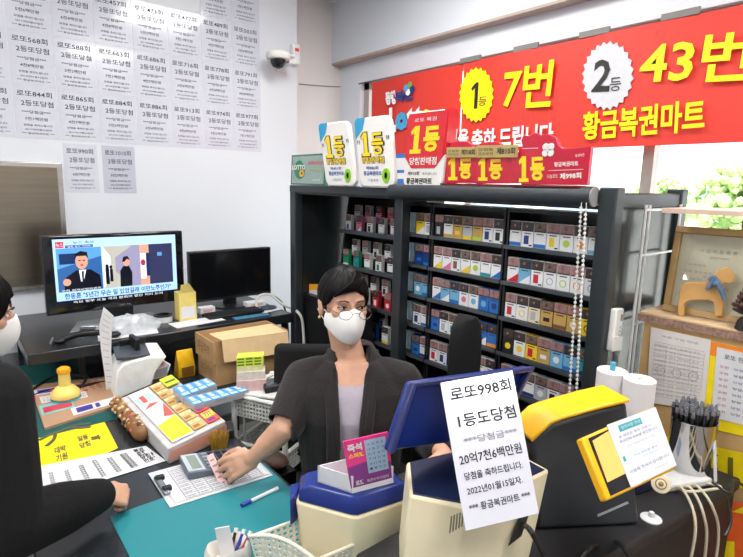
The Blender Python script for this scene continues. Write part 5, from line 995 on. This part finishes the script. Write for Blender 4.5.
# wooden horse
hz = [(145, 485), (150, 420), (155, 370), (165, 350), (190, 340), (255, 342), (275, 330), (292, 310), (312, 290), (332, 286), (343, 278), (350, 285), (362, 300), (374, 320), (372, 335), (358, 348), (338, 344), (330, 352), (325, 372), (330, 420), (326, 490), (294, 490), (290, 420), (270, 412), (200, 412), (181, 420), (173, 440), (171, 485)]
hp = PL((1.712, .6, 1.33), (1, .12, 0)); HP = [hp(640+x/3.98, 200+y/3.98) for x, y in hz]; dz = zs-min(p_.z for p_ in HP)
for p_ in HP: p_.z += dz if p_.z < 1.36 else dz*.5
for p_ in HP:
    if p_.z < zs+.012: p_.z = zs
t = thing('wooden_horse', 'flat honey coloured wooden horse with a blue ribbon on the stand shelf', 'ornament', (1.715, .585, zs))
MB().prism(HP, (.016, .002, 0), 0).build('body', M('honey_wood', 208, 160, 98, .45, noise=.14, scale=14), t, bevel=.003)
m = MB(); RB = M('ribbon_blue', 96, 120, 150, .7, noise=.2)
rb = lambda x, y, e=0: hp(640+x/3.98, 200+y/3.98)+V((-.006-e, 0, dz*.5))
m.tube([rb(278, 335), rb(292, 320), rb(305, 335), rb(318, 362)], .007, 8).tube([rb(300, 330, .004), rb(280, 355, .004), rb(268, 368, .004)], [.008, .004], 8).tube([rb(310, 340, .004), rb(330, 380, .004), rb(338, 412, .004)], [.009, .005], 8); m.ball(rb(305, 345, .006), .009, 0, 10, 8); m.build('ribbon', RB, t, smooth=True)
# dark dried flower by the horse
t = thing('dried_flower', 'dark brown petalled ornament in black and white cloth beside the horse', 'ornament', (1.70, .43, zs)); b_ = V((1.70, .43, zs))
MB().lathe(b_, [(.0, 0), (.034, 0), (.030, .022), (.016, .040), (.0, .040)], 20).build('cloth_base', M('cloth_black', 40, 38, 40, .8), t, smooth=True)
m = MB(); rnd = random.Random(2)
for k in range(16): 
    a = k*2.4; z = .004+.03*rnd.random(); r = .036*(1-z/.05); m.ball(b_+V((r*math.cos(a)*.93, r*math.sin(a)*.93, z)), .0042, 0, 6, 4)
m.build('cloth_dots', WHITE, t, smooth=True)
m = MB()
for k in range(34):
    a = k*2.4; h = .045+.055*(k/34); r = .045-.022*(k/34); p0 = b_+V((0, 0, h-.012)); p1 = b_+V((r*math.cos(a), r*math.sin(a), h+.012)); m.cone(p0, .003, p1, .0065, 0, 8)
m.build('petals', M('petal_brown', 74, 50, 44, .7, noise=.2), t, smooth=True)
# ================================================================ cream basket and pouch at the front edge
zr = .895; zz_ = Zp(zr); Lc, Bk, Rc = zz_(249, 536), zz_(299, 518), zz_(364, 539); Nr = Lc+(Rc-Bk)
BKM = M('basket_cream', 226, 220, 204, .4, noise=.02)
t = thing('plastic_basket', 'cream perforated plastic basket at the front edge of the counter', 'basket', ((Lc+Rc)/2).to_2d().to_3d()+V((0, 0, .7805)))
bt = [V((q_.x, q_.y, .7835)) for q_ in shrink([Lc, Bk, Rc, Nr], .80)]; tp_ = [Lc, Bk, Rc, Nr]; m = MB()
for i in range(4):
    j = (i+1) % 4; nr_ = (tp_[j]-tp_[i]).cross(V((0, 0, 1))).normalized()*.0025
    arch = i in (1, 3); n_ = 12 if arch else 8; P0, P1 = tp_[i], tp_[j]
    for k in range(n_):
        u0, u1 = k/n_, (k+1)/n_; hh = lambda u: V((0, 0, .022*math.sin(PI*u))) if arch else V((0, 0, -.004))
        holed(m, bt[i].lerp(bt[j], u0), bt[i].lerp(bt[j], u1), P0.lerp(P1, u1)+hh(u1), P0.lerp(P1, u0)+hh(u0), 1, 8, .42, 0, nr_)
m.build('basket', BKM, t); m = MB()
for i in range(4):
    j = (i+1) % 4; arch = i in (1, 3); m.tube([tp_[i].lerp(tp_[j], k/10)+V((0, 0, (.022*math.sin(PI*k/10) if arch else -.004*(0 < k < 10)))) for k in range(11)], .0045, 8, 0, 2)
m.build('rim', BKM, t, smooth=True); MB().prism([p_-V((0, 0, .002)) for p_ in bt], (0, 0, .003)).build('tray_floor', BKM, t)
c = Zp(.80)(228, 560)
t = thing('pen_pouch', 'off white soft pouch of pens left of the cream basket', 'pouch', V((c.x, c.y, .7835))); PCH = M('pouch_white', 220, 214, 206, .7, noise=.05)
rg = []
for k, (r, z) in enumerate(((.048, 0), (.052, .02), (.05, .045), (.044, .058), (.038, .05), (.03, .02))): rg.append([c.to_2d().to_3d()+V((r*1.1*math.cos(2*PI*i/20), r*.9*math.sin(2*PI*i/20), .7835+z+.006*math.sin(3*2*PI*i/20))) for i in range(20)])
MB().loft(rg).build('fabric', PCH, t, smooth=True)
tag(MB().obox(c+V((-.012, .012, -.0)), (.03, -.012, 0), (.003, .002, 0), (-.012, .004, .085)).build('folded_slip', PAPER), 'folded white slip sticking up out of the pen pouch', 'paper')
for k, (dx, dy, col, nm) in enumerate(((.030, .0, (40, 50, 130), 'blue'), (.036, -.012, (150, 60, 80), 'wine red'), (.022, .012, (30, 32, 40), 'black'))):
    p0 = c+V((dx*.3, dy, -.01)); p1 = c+V((dx*1.5, dy*1.3+.012, .044)); m = MB().cyl(p0, p1, .004, 10, 0); m.cyl(p1, p1+(p1-p0).normalized()*.010, .005, 10, 1); tag(m.build('pouch_pen', [M('pen_'+nm.replace(' ', '_'), *col, .35), WHITE], smooth=True), '%s pen standing in the off white pouch' % nm, 'pen', 'pens in the pouch')
# chairs
def chair(c, yaw, label, head):
    t = thing('office_chair', label, 'chair', c, 'office chairs', yaw); R = WM[t]; w = lambda *p_: R @ V(p_); FB = M('chair_fabric', 11, 12, 14, .9, noise=.15, scale=60)
    for k in range(5):
        a = 2*PI*k/5; MB().tube([w(0, 0, .09), w(.14*math.cos(a), .14*math.sin(a), .085), w(.27*math.cos(a), .27*math.sin(a), .055)], .018, 8).ball(w(.27*math.cos(a), .27*math.sin(a), .03), .028).build('leg', BLACK, t, smooth=True)
    MB().cyl(w(0, 0, .08), w(0, 0, .44), .028).build('column', M('chrome', 160, 160, 164, .2, metal=1), t, smooth=True)
    o = w(-.21, -.20, .44); ex = R.to_3x3() @ V((.42, 0, 0)); ey = R.to_3x3() @ V((0, .40, 0)); MB().obox(o, ex, ey, V((0, 0, .075))).build('seat', FB, t, bevel=.03, seg=3)
    o = w(-.21, -.27, .60); MB().obox(o+ex*.06, ex*.86, ey*.13, V((0, 0, .46))+R.to_3x3() @ V((0, -.05, 0))).build('backrest', FB, t, bevel=.028, seg=3)
    MB().obox(w(-.04, -.29, .42), ex*.16, ey*.05, V((0, 0, .3))).build('back_post', BLACK, t)
    if head: 
        MB().obox(w(-.02, -.32, 1.0), ex*.08, ey*.05, V((0, 0, .1))).build('head_post', BLACK, t)
        MB().loft([[w(hw*math.cos(2*PI*i/20), -.32+.035*math.sin(2*PI*i/20), z) for i in range(20)] for hw, z in ((.05, 1.04), (.066, 1.07), (.07, 1.14), (.068, 1.22), (.058, 1.265), (.035, 1.29), (.005, 1.298))]).build('headrest', FB, t, smooth=True)
    return t
c_ = D(466, 335, 1.68)
chair((c_.x+.0, c_.y+.32, 0), 0, 'black office chair with a narrow rounded headrest before the cigarette racks', True)
chair((.95, 1.49, 0), math.atan2(-.777, -.629)-PI/2, 'black office chair the masked clerk sits on', False)
# ================================================================ the people
SKIN = mat('skin', sr(206, 160, 134), .5, noise=.05, scale=40); n_ = SKIN.node_tree.nodes['Principled BSDF']; n_.inputs['Subsurface Weight'].default_value = .12; n_.inputs['Subsurface Radius'].default_value = (.01, .004, .002)
HAIR = M('hair_black', 15, 13, 14, .5, noise=.3, scale=90, spec=.15); MASK = M('mask_white', 236, 234, 232, .7, noise=.015)
def finger(m, base, d, nrm, lens, rad, curls):
    p = V(base); axis = d.cross(nrm).normalized()
    m_d = V(d)
    for L, r0, r1, c in zip(lens, rad, rad[1:], curls):
        m_d = Matrix.Rotation(-c, 3, axis) @ m_d; q = p+m_d*L; m.cone(p, r0, q, r1, 0, 10); p = q
    return p
def hand(m, wrist, d, nrm, thumb, s=1.0, curl=.5, spread=.0, tcurl=.35):
    # wrist point, direction to the knuckles, back-of-hand normal, side the thumb is on
    d, nrm, thumb = V(d).normalized(), V(nrm).normalized(), V(thumb).normalized(); w = V(wrist)
    for k, off in enumerate((.030, .010, -.010, -.029)):      # metacarpals from index to little finger
        m.cone(w+thumb*off*.55*s, .0145*s, w+d*(.078-.004*abs(k-1))*s+thumb*off*s, .0115*s, 0, 10)
    m.ball(w+d*.04*s, (.034*s, .034*s, .015*s), mx=Matrix((thumb, d, nrm)).transposed())
    L = ((.040, .025, .020), (.044, .028, .022), (.041, .026, .021), (.032, .020, .018)); tips = []
    for k, off in enumerate((.031, .0105, -.0105, -.030)):
        b = w+d*(.080-.005*abs(k-1))*s+thumb*off*s; dd = (d+thumb*(spread*(1.5-k))).normalized(); c = curl if not isinstance(curl, (list, tuple)) else curl[k]
        tips.append(finger(m, b, dd, nrm, [x*s for x in L[k]], [.0094*s, .0086*s, .0078*s, .0066*s], (c*.8, c*1.1, c*.8)))
    tb = w+d*.018*s+thumb*.026*s-nrm*.006*s; td = (d*.78+thumb*.55-nrm*.28).normalized()
    m.cone(w+d*.01*s+thumb*.012*s, .015*s, tb+td*.030*s, .0135*s, 0, 10)
    p = tb+td*.030*s; t2 = (td+(d-thumb*.8)*tcurl).normalized(); q = p+t2*.032*s; m.cone(p, .0115*s, q, .0100*s, 0, 10); t3 = (t2+(d-thumb*.8)*tcurl).normalized(); r = q+t3*.026*s; m.cone(q, .0100*s, r, .0078*s, 0, 10); tips.append(r)
    return tips
def ring(c, a, b, n=28, sq=2.3): 
    c, a, b = V(c), V(a), V(b); P = []
    for i in range(n):
        t = 2*PI*i/n; x, y = math.cos(t), math.sin(t); P.append(c+a*math.copysign(abs(x)**(2/sq), x)+b*math.copysign(abs(y)**(2/sq), y))
    return P
def head_basis(f, pitch, roll):
    f = V(f).normalized(); l = V((0, 0, 1)).cross(f).normalized(); u = V((0, 0, 1))
    R = Matrix.Rotation(pitch, 3, l); f, u = R @ f, R @ u; R = Matrix.Rotation(roll, 3, f); return R @ l, f, R @ u
def head_shapes(m, H):
    e = lambda c, r: m.ball(H(*c), r, mx=H.R, n=20, m=14)
    e((0, -.012, .025), (.074, .092, .088)); e((0, .022, -.035), (.057, .066, .076)); e((0, .062, -.092), (.026, .022, .019)); e((0, .03, -.06), (.047, .052, .05))
    for s in (-1, 1):
        e((s*.034, .056, -.016), (.026, .024, .024)); e((s*.026, .070, .022), (.024, .014, .009)); e((s*.075, -.008, -.012), (.009, .019, .030)); e((s*.079, -.014, .004), (.007, .012, .014)); e((s*.010, .093, -.031), (.008, .010, .007))
    m.cone(H(0, .082, .010), .007, H(0, .103, -.026), .011, 0, 12); e((0, .088, -.055), (.020, .010, .006)); e((0, .085, -.064), (.018, .010, .006))
class HB:
    def __init__(s, c, l, f, u, k=1.0): s.c, s.R = V(c), Matrix((l, f, u)).transposed()*k
    def __call__(s, x, y, z): return s.c+s.R @ V((x, y, z))
def hair_shell(H, keep, c=(0, -.014, .030), r=(.0835, .1025, .0945), n=72, m=48, low=.80, wob=.002):
    mb = MB(); rings = []
    for k in range(m+1):
        ph = -PI/2+PI*k/m; ring_ = []
        for i in range(n):
            th = 2*PI*i/n; d = V((math.cos(ph)*math.cos(th), math.cos(ph)*math.sin(th), math.sin(ph))); x, y, z = d.x*r[0], d.y*r[1], d.z*r[2]
            q = keep(x+c[0], y+c[1], z+c[2]); q = max(0, min(1, q)); kk = low+(1-low)*q
            kk += wob/r[0]*math.sin(th*23+z*60)*q
            ring_.append(H(c[0]+x*kk, c[1]+y*kk, c[2]+z*kk))
        rings.append(ring_)
    return mb.loft(rings)
def face_mask(H, w=.070, bul=.030):
    m = MB(); nu, nv = 20, 12; G = []
    for j in range(nv+1):
        v = j/nv; row = []
        for i in range(nu+1):
            u = -1+2*i/nu; au = abs(u)
            zt = .006-.030*au; zb = -.114+.050*au**2.2; z = zb+(zt-zb)*v
            mid = math.sin(PI*min(1, max(0, v*.94+.03)))
            y = (.100+bul*mid*(1-au**1.3))-.078*au**2.0-.012*(1-v)*(1-au)
            x = u*w*(1+.05*mid); row.append((x, y, z))
        G.append(row)
    vs = [H(*p) for r in G for p in r]; W = nu+1; fs = [(j*W+i, j*W+i+1, (j+1)*W+i+1, (j+1)*W+i) for j in range(nv) for i in range(nu)]
    m.add(vs, fs); b = len(vs); m.add([H(p[0]*.985, p[1]-.003, p[2]) for r in G for p in r], [tuple(reversed(f)) for f in fs])
    edge = [i for i in range(W)]+[j*W+nu for j in range(1, nv+1)]+[nv*W+i for i in range(nu-1, -1, -1)]+[j*W for j in range(nv-1, 0, -1)]
    for a, c in zip(edge, edge[1:]+edge[:1]): m.f.append((c, a, a+b, c+b)); m.m.append(0)
    return m
# ---------------------------------------------------------------- the clerk
C0 = V((.945, 1.24, 0)); LX = V((.777, -.629, 0)); FW = V((-.629, -.777, 0))
def B(l, f, z): return C0+LX*l+FW*f+V((0, 0, z))
HC = D(347, 306, 1.60)+V((0, 0, 0))
vd = (EYE-HC); vd.z = 0; vd.normalize(); vr = V((-vd.y, vd.x, 0)); vr = vr if vr.dot(RT) > 0 else -vr
hf = vd*math.cos(math.radians(20))+vr*math.sin(math.radians(20))
l_, f2, u_ = head_basis(hf, math.radians(0), math.radians(-3)); HC = HC-f2*.03; H = HB(HC, l_, f2, u_, .925)
sR, sL = B(-.152, -.01, 1.098), B(.158, -.01, 1.098); eR = D(284, 428, 1.56); wR = D(252, 459, 1.59); eL = B(.25, .0, .90); wL = B(.27, .19, .955)
def torso(m, g=0, z0=.58):
    for_ = [(z0, -.02, .165, .115), (.66, -.02, .160, .110), (.78, -.02, .140, .100), (.90, -.01, .150, .105), (1.0, -.005, .168, .108), (1.08, -.015, .172, .095), (1.13, -.02, .135, .075), (1.165, -.02, .07, .058)]
    m.loft([ring(B(0, f, z), LX*(a+g), FW*(b+g)) for z, f, a, b in for_])
m = MB(); torso(m); head_shapes(m, H)
m.cone(B(0, -.025, 1.12), .052, H(0, -.022, -.06), .046)
m.cone(sR, .050, eR, .038); m.cone(eR, .038, D(266, 446, 1.585), .034); m.cone(eR, .037, wR, .0235); m.cone(sL, .050, eL, .038); m.cone(eL, .036, wL, .023)
hd = (D(220, 473, 1.60)-wR).normalized(); th_ = (V((0, 0, .75))+V((.1, .45, 0))); th_ = (th_-hd*th_.dot(hd)).normalized(); nr_ = th_.cross(hd).normalized(); nr_ = nr_ if nr_.dot(EYE-wR) > 0 else -nr_
tips = hand(m, wR, hd, nr_, th_, .98, (.50, .58, .64, .70), .06, .42)
dL = (B(.22, .29, .945)-wL).normalized(); hand(m, wL, dL, V((0, 0, 1)), dL.cross(V((0, 0, 1))), .92, .35)
hipR, hipL = B(-.09, -.0, .585), B(.09, -.0, .585); kR, kL = B(-.10, .40, .55), B(.10, .40, .55)
for h_, k_, s in ((hipR, kR, -1), (hipL, kL, 1)):
    m.cone(h_, .082, k_, .056); a_ = B(s*.10, .36, .09); m.cone(k_, .054, a_, .036); m.cone(a_-V((0, 0, .045)), .032, a_+FW*.13-V((0, 0, .055)), .028)
w = remesh(m, .0036, 4)
clerk = tag(w.build('person', SKIN, smooth=True, origin=(C0.x, C0.y, .0), angle=180), 'masked woman in a charcoal cardigan seated behind the counter handing over a slip', 'person')
# hair swept across the forehead
def keepC(x, y, z):
    hl = .040+.42*max(0, -x)*-.55+.10*(x > 0)*0                 # fringe line, lower towards her right temple
    hl = .058-.28*max(0, -x)-.55*max(0, x-.015)
    if y > .02:
        side = max(0, (abs(x)-.058)/.02); edge = hl-.055*min(1, side); return (z-edge)/.010+.5
    low_ = -.020 if y > -.012 else (-.020-(-.012-y)*1.1)
    return min((z-low_)/.012+.5, 1)
hm = hair_shell(H, keepC); h_ = hm.build('hair', HAIR, clerk, smooth=True, angle=180)
m = MB()
for k in range(13):                                   # fringe strands
    t0 = k/12; x0 = -.052+.012*k*.2; m.tube([H(.012+.03*t0, .055-.03*t0, .118-.004*k*.3), H(-.005+.035*t0, .082-.01*t0, .093), H(-.030+.045*t0, .088-.004*t0, .068-.012*t0*0), H(-.058+.03*t0, .066+.014*t0, .040+.016*t0)], [.0075, .004], 6)
m.build('fringe', HAIR, h_, smooth=True, angle=180)
face_mask(H).build('face_mask', MASK, clerk, smooth=True, angle=60)
m = MB()
for s in (-1, 1): m.tube([H(s*.060, .030, -.032), H(s*.073, .006, -.010), H(s*.082, -.020, .006)], .0013, 6).tube([H(s*.058, .030, -.062), H(s*.073, .002, -.042), H(s*.082, -.024, -.020)], .0013, 6)
m.build('ear_loop', MASK, clerk, smooth=True)
EYEW = M('eye_white', 222, 214, 208, .2, noise=0); IRIS = M('iris_dark', 34, 22, 18, .15, noise=0); BROW = M('brow_dark', 58, 44, 38, .7)
for s in (-1, 1):
    t_ = MB().ball(H(s*.031, .0755, .004), (.0135, .006, .0048), 0, 16, 10, H.R); t_.ball(H(s*.031+.003, .0800, .004), (.0052, .0022, .0048), 1, 12, 8, H.R); e_ = t_.build('eye', [EYEW, IRIS], clerk, smooth=True)
    MB().tube([H(s*.016, .079, .004), H(s*.028, .0835, .0092), H(s*.040, .0790, .0075), H(s*.047, .071, .003)], .0016, 6).build('lash_line', IRIS, e_, smooth=True)
    MB().tube([H(s*.014, .086, .0235), H(s*.030, .0875, .0285), H(s*.046, .077, .0235)], [.0026, .0015], 6).build('eyebrow', BROW, clerk, smooth=True)
m = MB(); GW = M('glasses_wire', 120, 96, 84, .25, metal=.7)
for s in (-1, 1):
    m.tube([H(s*.033+.021*math.cos(2*PI*i/24), .1165-.006*abs(math.cos(2*PI*i/24))*(1 if s*math.cos(2*PI*i/24) > 0 else 0), -.010+.0155*math.sin(2*PI*i/24)) for i in range(25)], .0009, 6, 0, 2); m.tube([H(s*.054, .110, -.007), H(s*.072, .04, -.002), H(s*.080, -.01, .002)], .0009, 6)
m.tube([H(-.012, .116, -.008), H(0, .120, -.004), H(.012, .116, -.008)], .0009, 6); g_ = m.build('glasses', GW, clerk, smooth=True)
MB().ball(H(-.080, -.004, -.044), .0048).build('earring', M('pearl_gold', 226, 200, 150, .2, metal=.5), clerk, smooth=True)
# tee shirt and cardigan
SH_ = M('shirt_lilac_grey', 176, 168, 180, .8, noise=.05, scale=80); CARD = M('cardigan_charcoal', 34, 30, 31, .92, noise=.16, scale=120, bump=.25, sheen=.1)
m = MB(); torso(m, .007); w = remesh(m, .006, 4); keep = []
def loc(p): d = p-C0; return d.dot(LX), d.dot(FW), p.z
def cut(w, ok):
    keepf = [f for f in w.f if all(ok(*loc(w.v[i])) for i in f)]; used = sorted({i for f in keepf for i in f}); mp = {i: k for k, i in enumerate(used)}
    w.v = [w.v[i] for i in used]; w.f = [tuple(mp[i] for i in f) for f in keepf]; w.m = [0]*len(w.f); return w
cut(w, lambda l, f, z: z < 1.112+.5*max(0, abs(l)-.03) and z < 1.145 and z > .56)
w.build('t_shirt', SH_, clerk, smooth=True, angle=180)
m = MB(); torso(m, .017, .60)
m.cone(B(-.10, -.015, 1.115), .056, sR, .060); m.cone(sR, .061, sR.lerp(eR, .5), .060); m.cone(sR.lerp(eR, .5), .060, sR.lerp(eR, .93), .057); m.cone(B(.10, -.015, 1.115), .056, sL, .060); m.cone(sL, .061, eL, .056); m.cone(eL, .055, eL.lerp(wL, .55), .048)
m.loft([ring(B(0, -.03, 1.10), LX*.13, FW*.08), ring(B(0, -.035, 1.155), LX*.098, FW*.078), ring(B(0, -.045, 1.18), LX*.076, FW*.066), ring(B(0, -.05, 1.203), LX*.063, FW*.058)])
w = remesh(m, .005, 5)
def okc(l, f, z):
    if f > .0 and z < 1.30 and abs(l-.0) < .026+.018*max(0, min(1, (z-.95)/.15)): return False
    if z > 1.125 and f > -.03 and abs(l) < .050: return False
    d = V((0, 0, 0)); return z < 1.215 or abs(l) > .10
cut(w, okc); ea = (eR-sR).normalized(); EC = sR.lerp(eR, .90)
kf = [f for f in w.f if not (lambda c_: (c_-EC).dot(ea) > 0 and (c_-eR).length < .085 and loc(c_)[0] < loc(eR)[0]+.030)(sum((w.v[i] for i in f), V((0, 0, 0)))/len(f))]
w.f = kf; w.m = [0]*len(kf)
o = w.build('cardigan', CARD, clerk, smooth=True, angle=180); s_ = o.modifiers.new('cloth', 'SOLIDIFY'); s_.thickness = .004; s_.offset = -1
m = MB()
for s in (-1, 1):                                     # soft folded front edges
    for k in range(3):
        e = .011*k; m.tube([B(s*(.052+e), -.055, 1.192-.008*k), B(s*(.053+e), .0, 1.168-.006*k), B(s*(.049+e), .054, 1.126), B(s*(.043+e), .098, 1.06), B(s*(.037+e), .122, 1.0), B(s*(.036+e), .124, .90), B(s*(.036+e), .120, .78), B(s*(.038+e), .13, .66)], .0095, 8)
m.build('collar', CARD, o, smooth=True, angle=180)
m = MB(); PTS = M('trousers_dark', 30, 32, 38, .9)
for h2, k2, s in ((hipR, kR, -1), (hipL, kL, 1)): m.cone(h2, .090, k2, .064); m.cone(k2, .062, B(s*.10, .36, .10), .048)
m.loft([ring(B(0, -.02, .54), LX*.175, FW*.12), ring(B(0, -.02, .66), LX*.172, FW*.122)]); remesh(m, .008, 3).build('trousers', PTS, clerk, smooth=True, angle=180)
for s in (-1, 1):
    a_ = B(s*.10, .36, .0); MB().loft([ring(a_+FW*.055+V((0, 0, z)), LX*.044*k, FW*.125*k) for z, k in ((.003, 1), (.03, 1.02), (.06, .85), (.085, .45))]).build('shoe', BLACK, clerk, smooth=True)
# the slip she hands over
pt = PL((tips[4]+tips[0])/2, nr_+V((0, 0, .2))); P4 = [pt(206.5, 456), pt(213, 453), pt(230, 488), pt(222, 491)]
sm_ = MB(); mid = [(P4[0]+P4[3])/2, (P4[1]+P4[2])/2]; sm_.slab(P4[3], P4[2], P4[1], P4[0], nr_*.0008, 0)
for k in range(5):
    a, b = P4[0].lerp(P4[3], .14+.16*k), P4[1].lerp(P4[2], .14+.16*k); sm_.quad(*[q_+nr_*.0013 for q_ in (a.lerp(b, .2), a.lerp(b, .8), a.lerp(b, .8)+(P4[3]-P4[0])*.05, a.lerp(b, .2)+(P4[3]-P4[0])*.05)], 1)
tag(sm_.build('lottery_slip', [M('slip_pink', 236, 204, 202, .55), M('slip_print', 206, 130, 136, .6)]), 'narrow pinkish slip held between the clerk\'s thumb and fingers', 'ticket')
# ---------------------------------------------------------------- the customer
FWc, LXc = V((.985, .17, 0)), V((-.17, .985, 0)); T0 = V((-.04, 1.53, 0))
def K(l, f, z): return T0+LXc*l+FWc*f+V((0, 0, z))
kc = D(-15, 313, 1.34); l_, f2, u_ = head_basis((.97, .05, 0), math.radians(15), 0); Hk = HB(kc-f2*.03, l_, f2, u_, .95)
ksR, ksL = D(-9, 398, 1.2), K(.17, .0, 1.22); keR = D(6, 530, 1.18); kwR = D(103, 494, 1.43); keL = K(.235, -.02, .97); kwL = K(.215, .03, .75)
def ktorso(m, g=0):
    m.loft([ring(K(0, f, z), LXc*(a+g), FWc*(b+g)) for z, f, a, b in ((.80, -.12, .16, .11), (.90, -.11, .155, .11), (1.0, -.08, .16, .115), (1.10, -.04, .175, .115), (1.19, -.01, .185, .105), (1.25, .01, .15, .085), (1.29, .02, .075, .06))])
m = MB(); ktorso(m); head_shapes(m, Hk); m.cone(K(0, .01, 1.24), .06, Hk(0, -.02, -.06), .05)
m.cone(ksR, .052, keR, .042); m.cone(keR, .040, kwR, .025); m.cone(ksL, .052, keL, .042); m.cone(keL, .040, kwL, .026)
hd = (D(126, 495, 1.475)-kwR).normalized(); th_ = V((-.1, .6, .55)); th_ = (th_-hd*th_.dot(hd)).normalized(); nr2 = th_.cross(hd).normalized(); nr2 = nr2 if nr2.z > 0 else -nr2
hand(m, kwR, hd, nr2, th_, .86, (1.35, 1.35, 1.35, 1.35), 0, .8); dl = V((.05, 0, -1)).normalized(); hand(m, kwL, dl, LXc, FWc, .9, .4)
for s in (-1, 1):
    h2 = K(s*.09, -.13, .82); k2 = K(s*.10, -.10, .46); a2 = K(s*.10, -.14, .09); m.cone(h2, .092, k2, .06); m.cone(k2, .058, a2, .04); m.cone(a2-V((0, 0, .045)), .034, a2+FWc*.13-V((0, 0, .055)), .03)
w = remesh(m, .0046, 5)
cust = tag(w.build('person', SKIN, smooth=True, origin=(T0.x, T0.y, 0), angle=180), 'masked customer in a black hooded top leaning an arm on the counter', 'person')
def keepK(x, y, z):
    if y > .055: return (z-(.052-3.0*max(0, abs(x)-.03)))/.010+.5
    if y > -.0: return (z-(-.062 if abs(x) > .03 else .06))/.02+.5
    return (z+.095)/.02+.5
h_ = hair_shell(Hk, keepK, c=(0, -.014, .026), r=(.086, .104, .096), wob=.003).build('hair', HAIR, cust, smooth=True, angle=180)
m = MB(); rings = []                                   # chin length bob, open at the face
for z, kx, ky in ((.045, .99, 1.0), (.02, 1.03, 1.03), (-.02, 1.05, 1.04), (-.06, 1.04, 1.02), (-.095, .98, .97), (-.115, .92, .92)):
    N = 30; a0 = math.radians(50+z*120); arc = [a0+(2*PI-2*a0)*i/N for i in range(N+1)]; w_ = lambda a: 1+.012*math.sin(a*26)
    out = [Hk(-.086*kx*math.sin(a)*w_(a), -.014+.102*ky*math.cos(a)*w_(a), z+.006*math.sin(a*11)) for a in arc]; inn = [Hk(-.070*kx*math.sin(a), -.014+.086*ky*math.cos(a), z) for a in reversed(arc)]
    rings.append(out+inn)
m.loft(rings).build('bob', HAIR, h_, smooth=True, angle=180)
face_mask(Hk, .068, .027).build('face_mask', MASK, cust, smooth=True, angle=60)
m = MB()
for s in (-1, 1): m.tube([Hk(s*.060, .030, -.032), Hk(s*.073, .006, -.010), Hk(s*.082, -.020, .006)], .0013, 6).tube([Hk(s*.058, .030, -.062), Hk(s*.073, .002, -.042), Hk(s*.082, -.024, -.020)], .0013, 6)
m.build('ear_loop', MASK, cust, smooth=True)
for s in (-1, 1):
    t_ = MB().ball(Hk(s*.031, .0755, .004), (.0135, .006, .0048), 0, 16, 10, Hk.R); t_.ball(Hk(s*.031, .0800, .004), (.0052, .0022, .0048), 1, 12, 8, Hk.R); t_.build('eye', [EYEW, IRIS], cust, smooth=True)
    MB().tube([Hk(s*.014, .087, .020), Hk(s*.030, .088, .0275), Hk(s*.046, .077, .024)], [.0034, .0018], 6).build('eyebrow', BROW, cust, smooth=True)
HD = M('hoodie_black', 11, 11, 13, .98, noise=.2, scale=60, bump=.2)
m = MB(); ktorso(m, .028); m.cone(K(-.10, .01, 1.215), .085, ksR, .084); m.cone(ksR, .084, keR, .078); m.cone(keR, .076, keR.lerp(kwR, .55), .066); m.cone(keR.lerp(kwR, .55), .066, keR.lerp(kwR, .93), .047); m.cone(K(.13, .01, 1.215), .078, ksL, .080); m.cone(ksL, .082, keL, .07); m.cone(keL, .068, keL.lerp(kwL, .92), .046)
m.loft([ring(K(0, -.02, 1.22), LXc*.15, FWc*.10), ring(K(0, -.03, 1.29), LXc*.105, FWc*.095), ring(K(0, -.045, 1.33), LXc*.085, FWc*.075)]); m.ball(K(0, -.15, 1.24), (.10, .07, .10))
w = remesh(m, .006, 4); o = w.build('hoodie', HD, cust, smooth=True, angle=180)
a, b = keR.lerp(kwR, .90), keR.lerp(kwR, .99); MB().cyl(a, b, .0475, 20, 0, .040).build('cuff', M('cuff_black', 20, 20, 22, .9), cust, smooth=True)
m = MB()
for s in (-1, 1): m.cone(K(s*.09, -.13, .82), .10, K(s*.10, -.10, .46), .072); m.cone(K(s*.10, -.10, .46), .07, K(s*.10, -.14, .10), .055)
m.loft([ring(K(0, -.12, .78), LXc*.175, FWc*.13), ring(K(0, -.12, .92), LXc*.172, FWc*.13)]); remesh(m, .008, 3).build('trousers', PTS, cust, smooth=True, angle=180)
for s in (-1, 1):
    a_ = K(s*.10, -.14, .0); MB().loft([ring(a_+FWc*.055+V((0, 0, z)), LXc*.046*k, FWc*.13*k) for z, k in ((.003, 1), (.03, 1.02), (.06, .85), (.085, .45))]).build('shoe', BLACK, cust, smooth=True)
# ================================================================ sky and exposure
wd = bpy.data.worlds.new('sky'); S.world = wd; wd.use_nodes = True
bg = wd.node_tree.nodes['Background']; bg.inputs[0].default_value = (.9, .95, 1, 1); bg.inputs[1].default_value = 2.2
S.view_settings.view_transform = 'Standard'; S.view_settings.look = 'None'; S.view_settings.gamma = 1; S.view_settings.exposure = 0.42; S.view_settings.use_curve_mapping = False
sl = bpy.data.lights.new('sun', 'SUN'); sl.energy = 14; sl.angle = .02; so = bpy.data.objects.new('sun', sl); C.objects.link(so); so.rotation_euler = V((.55, .25, -.8)).to_track_quat('-Z', 'Y').to_euler()
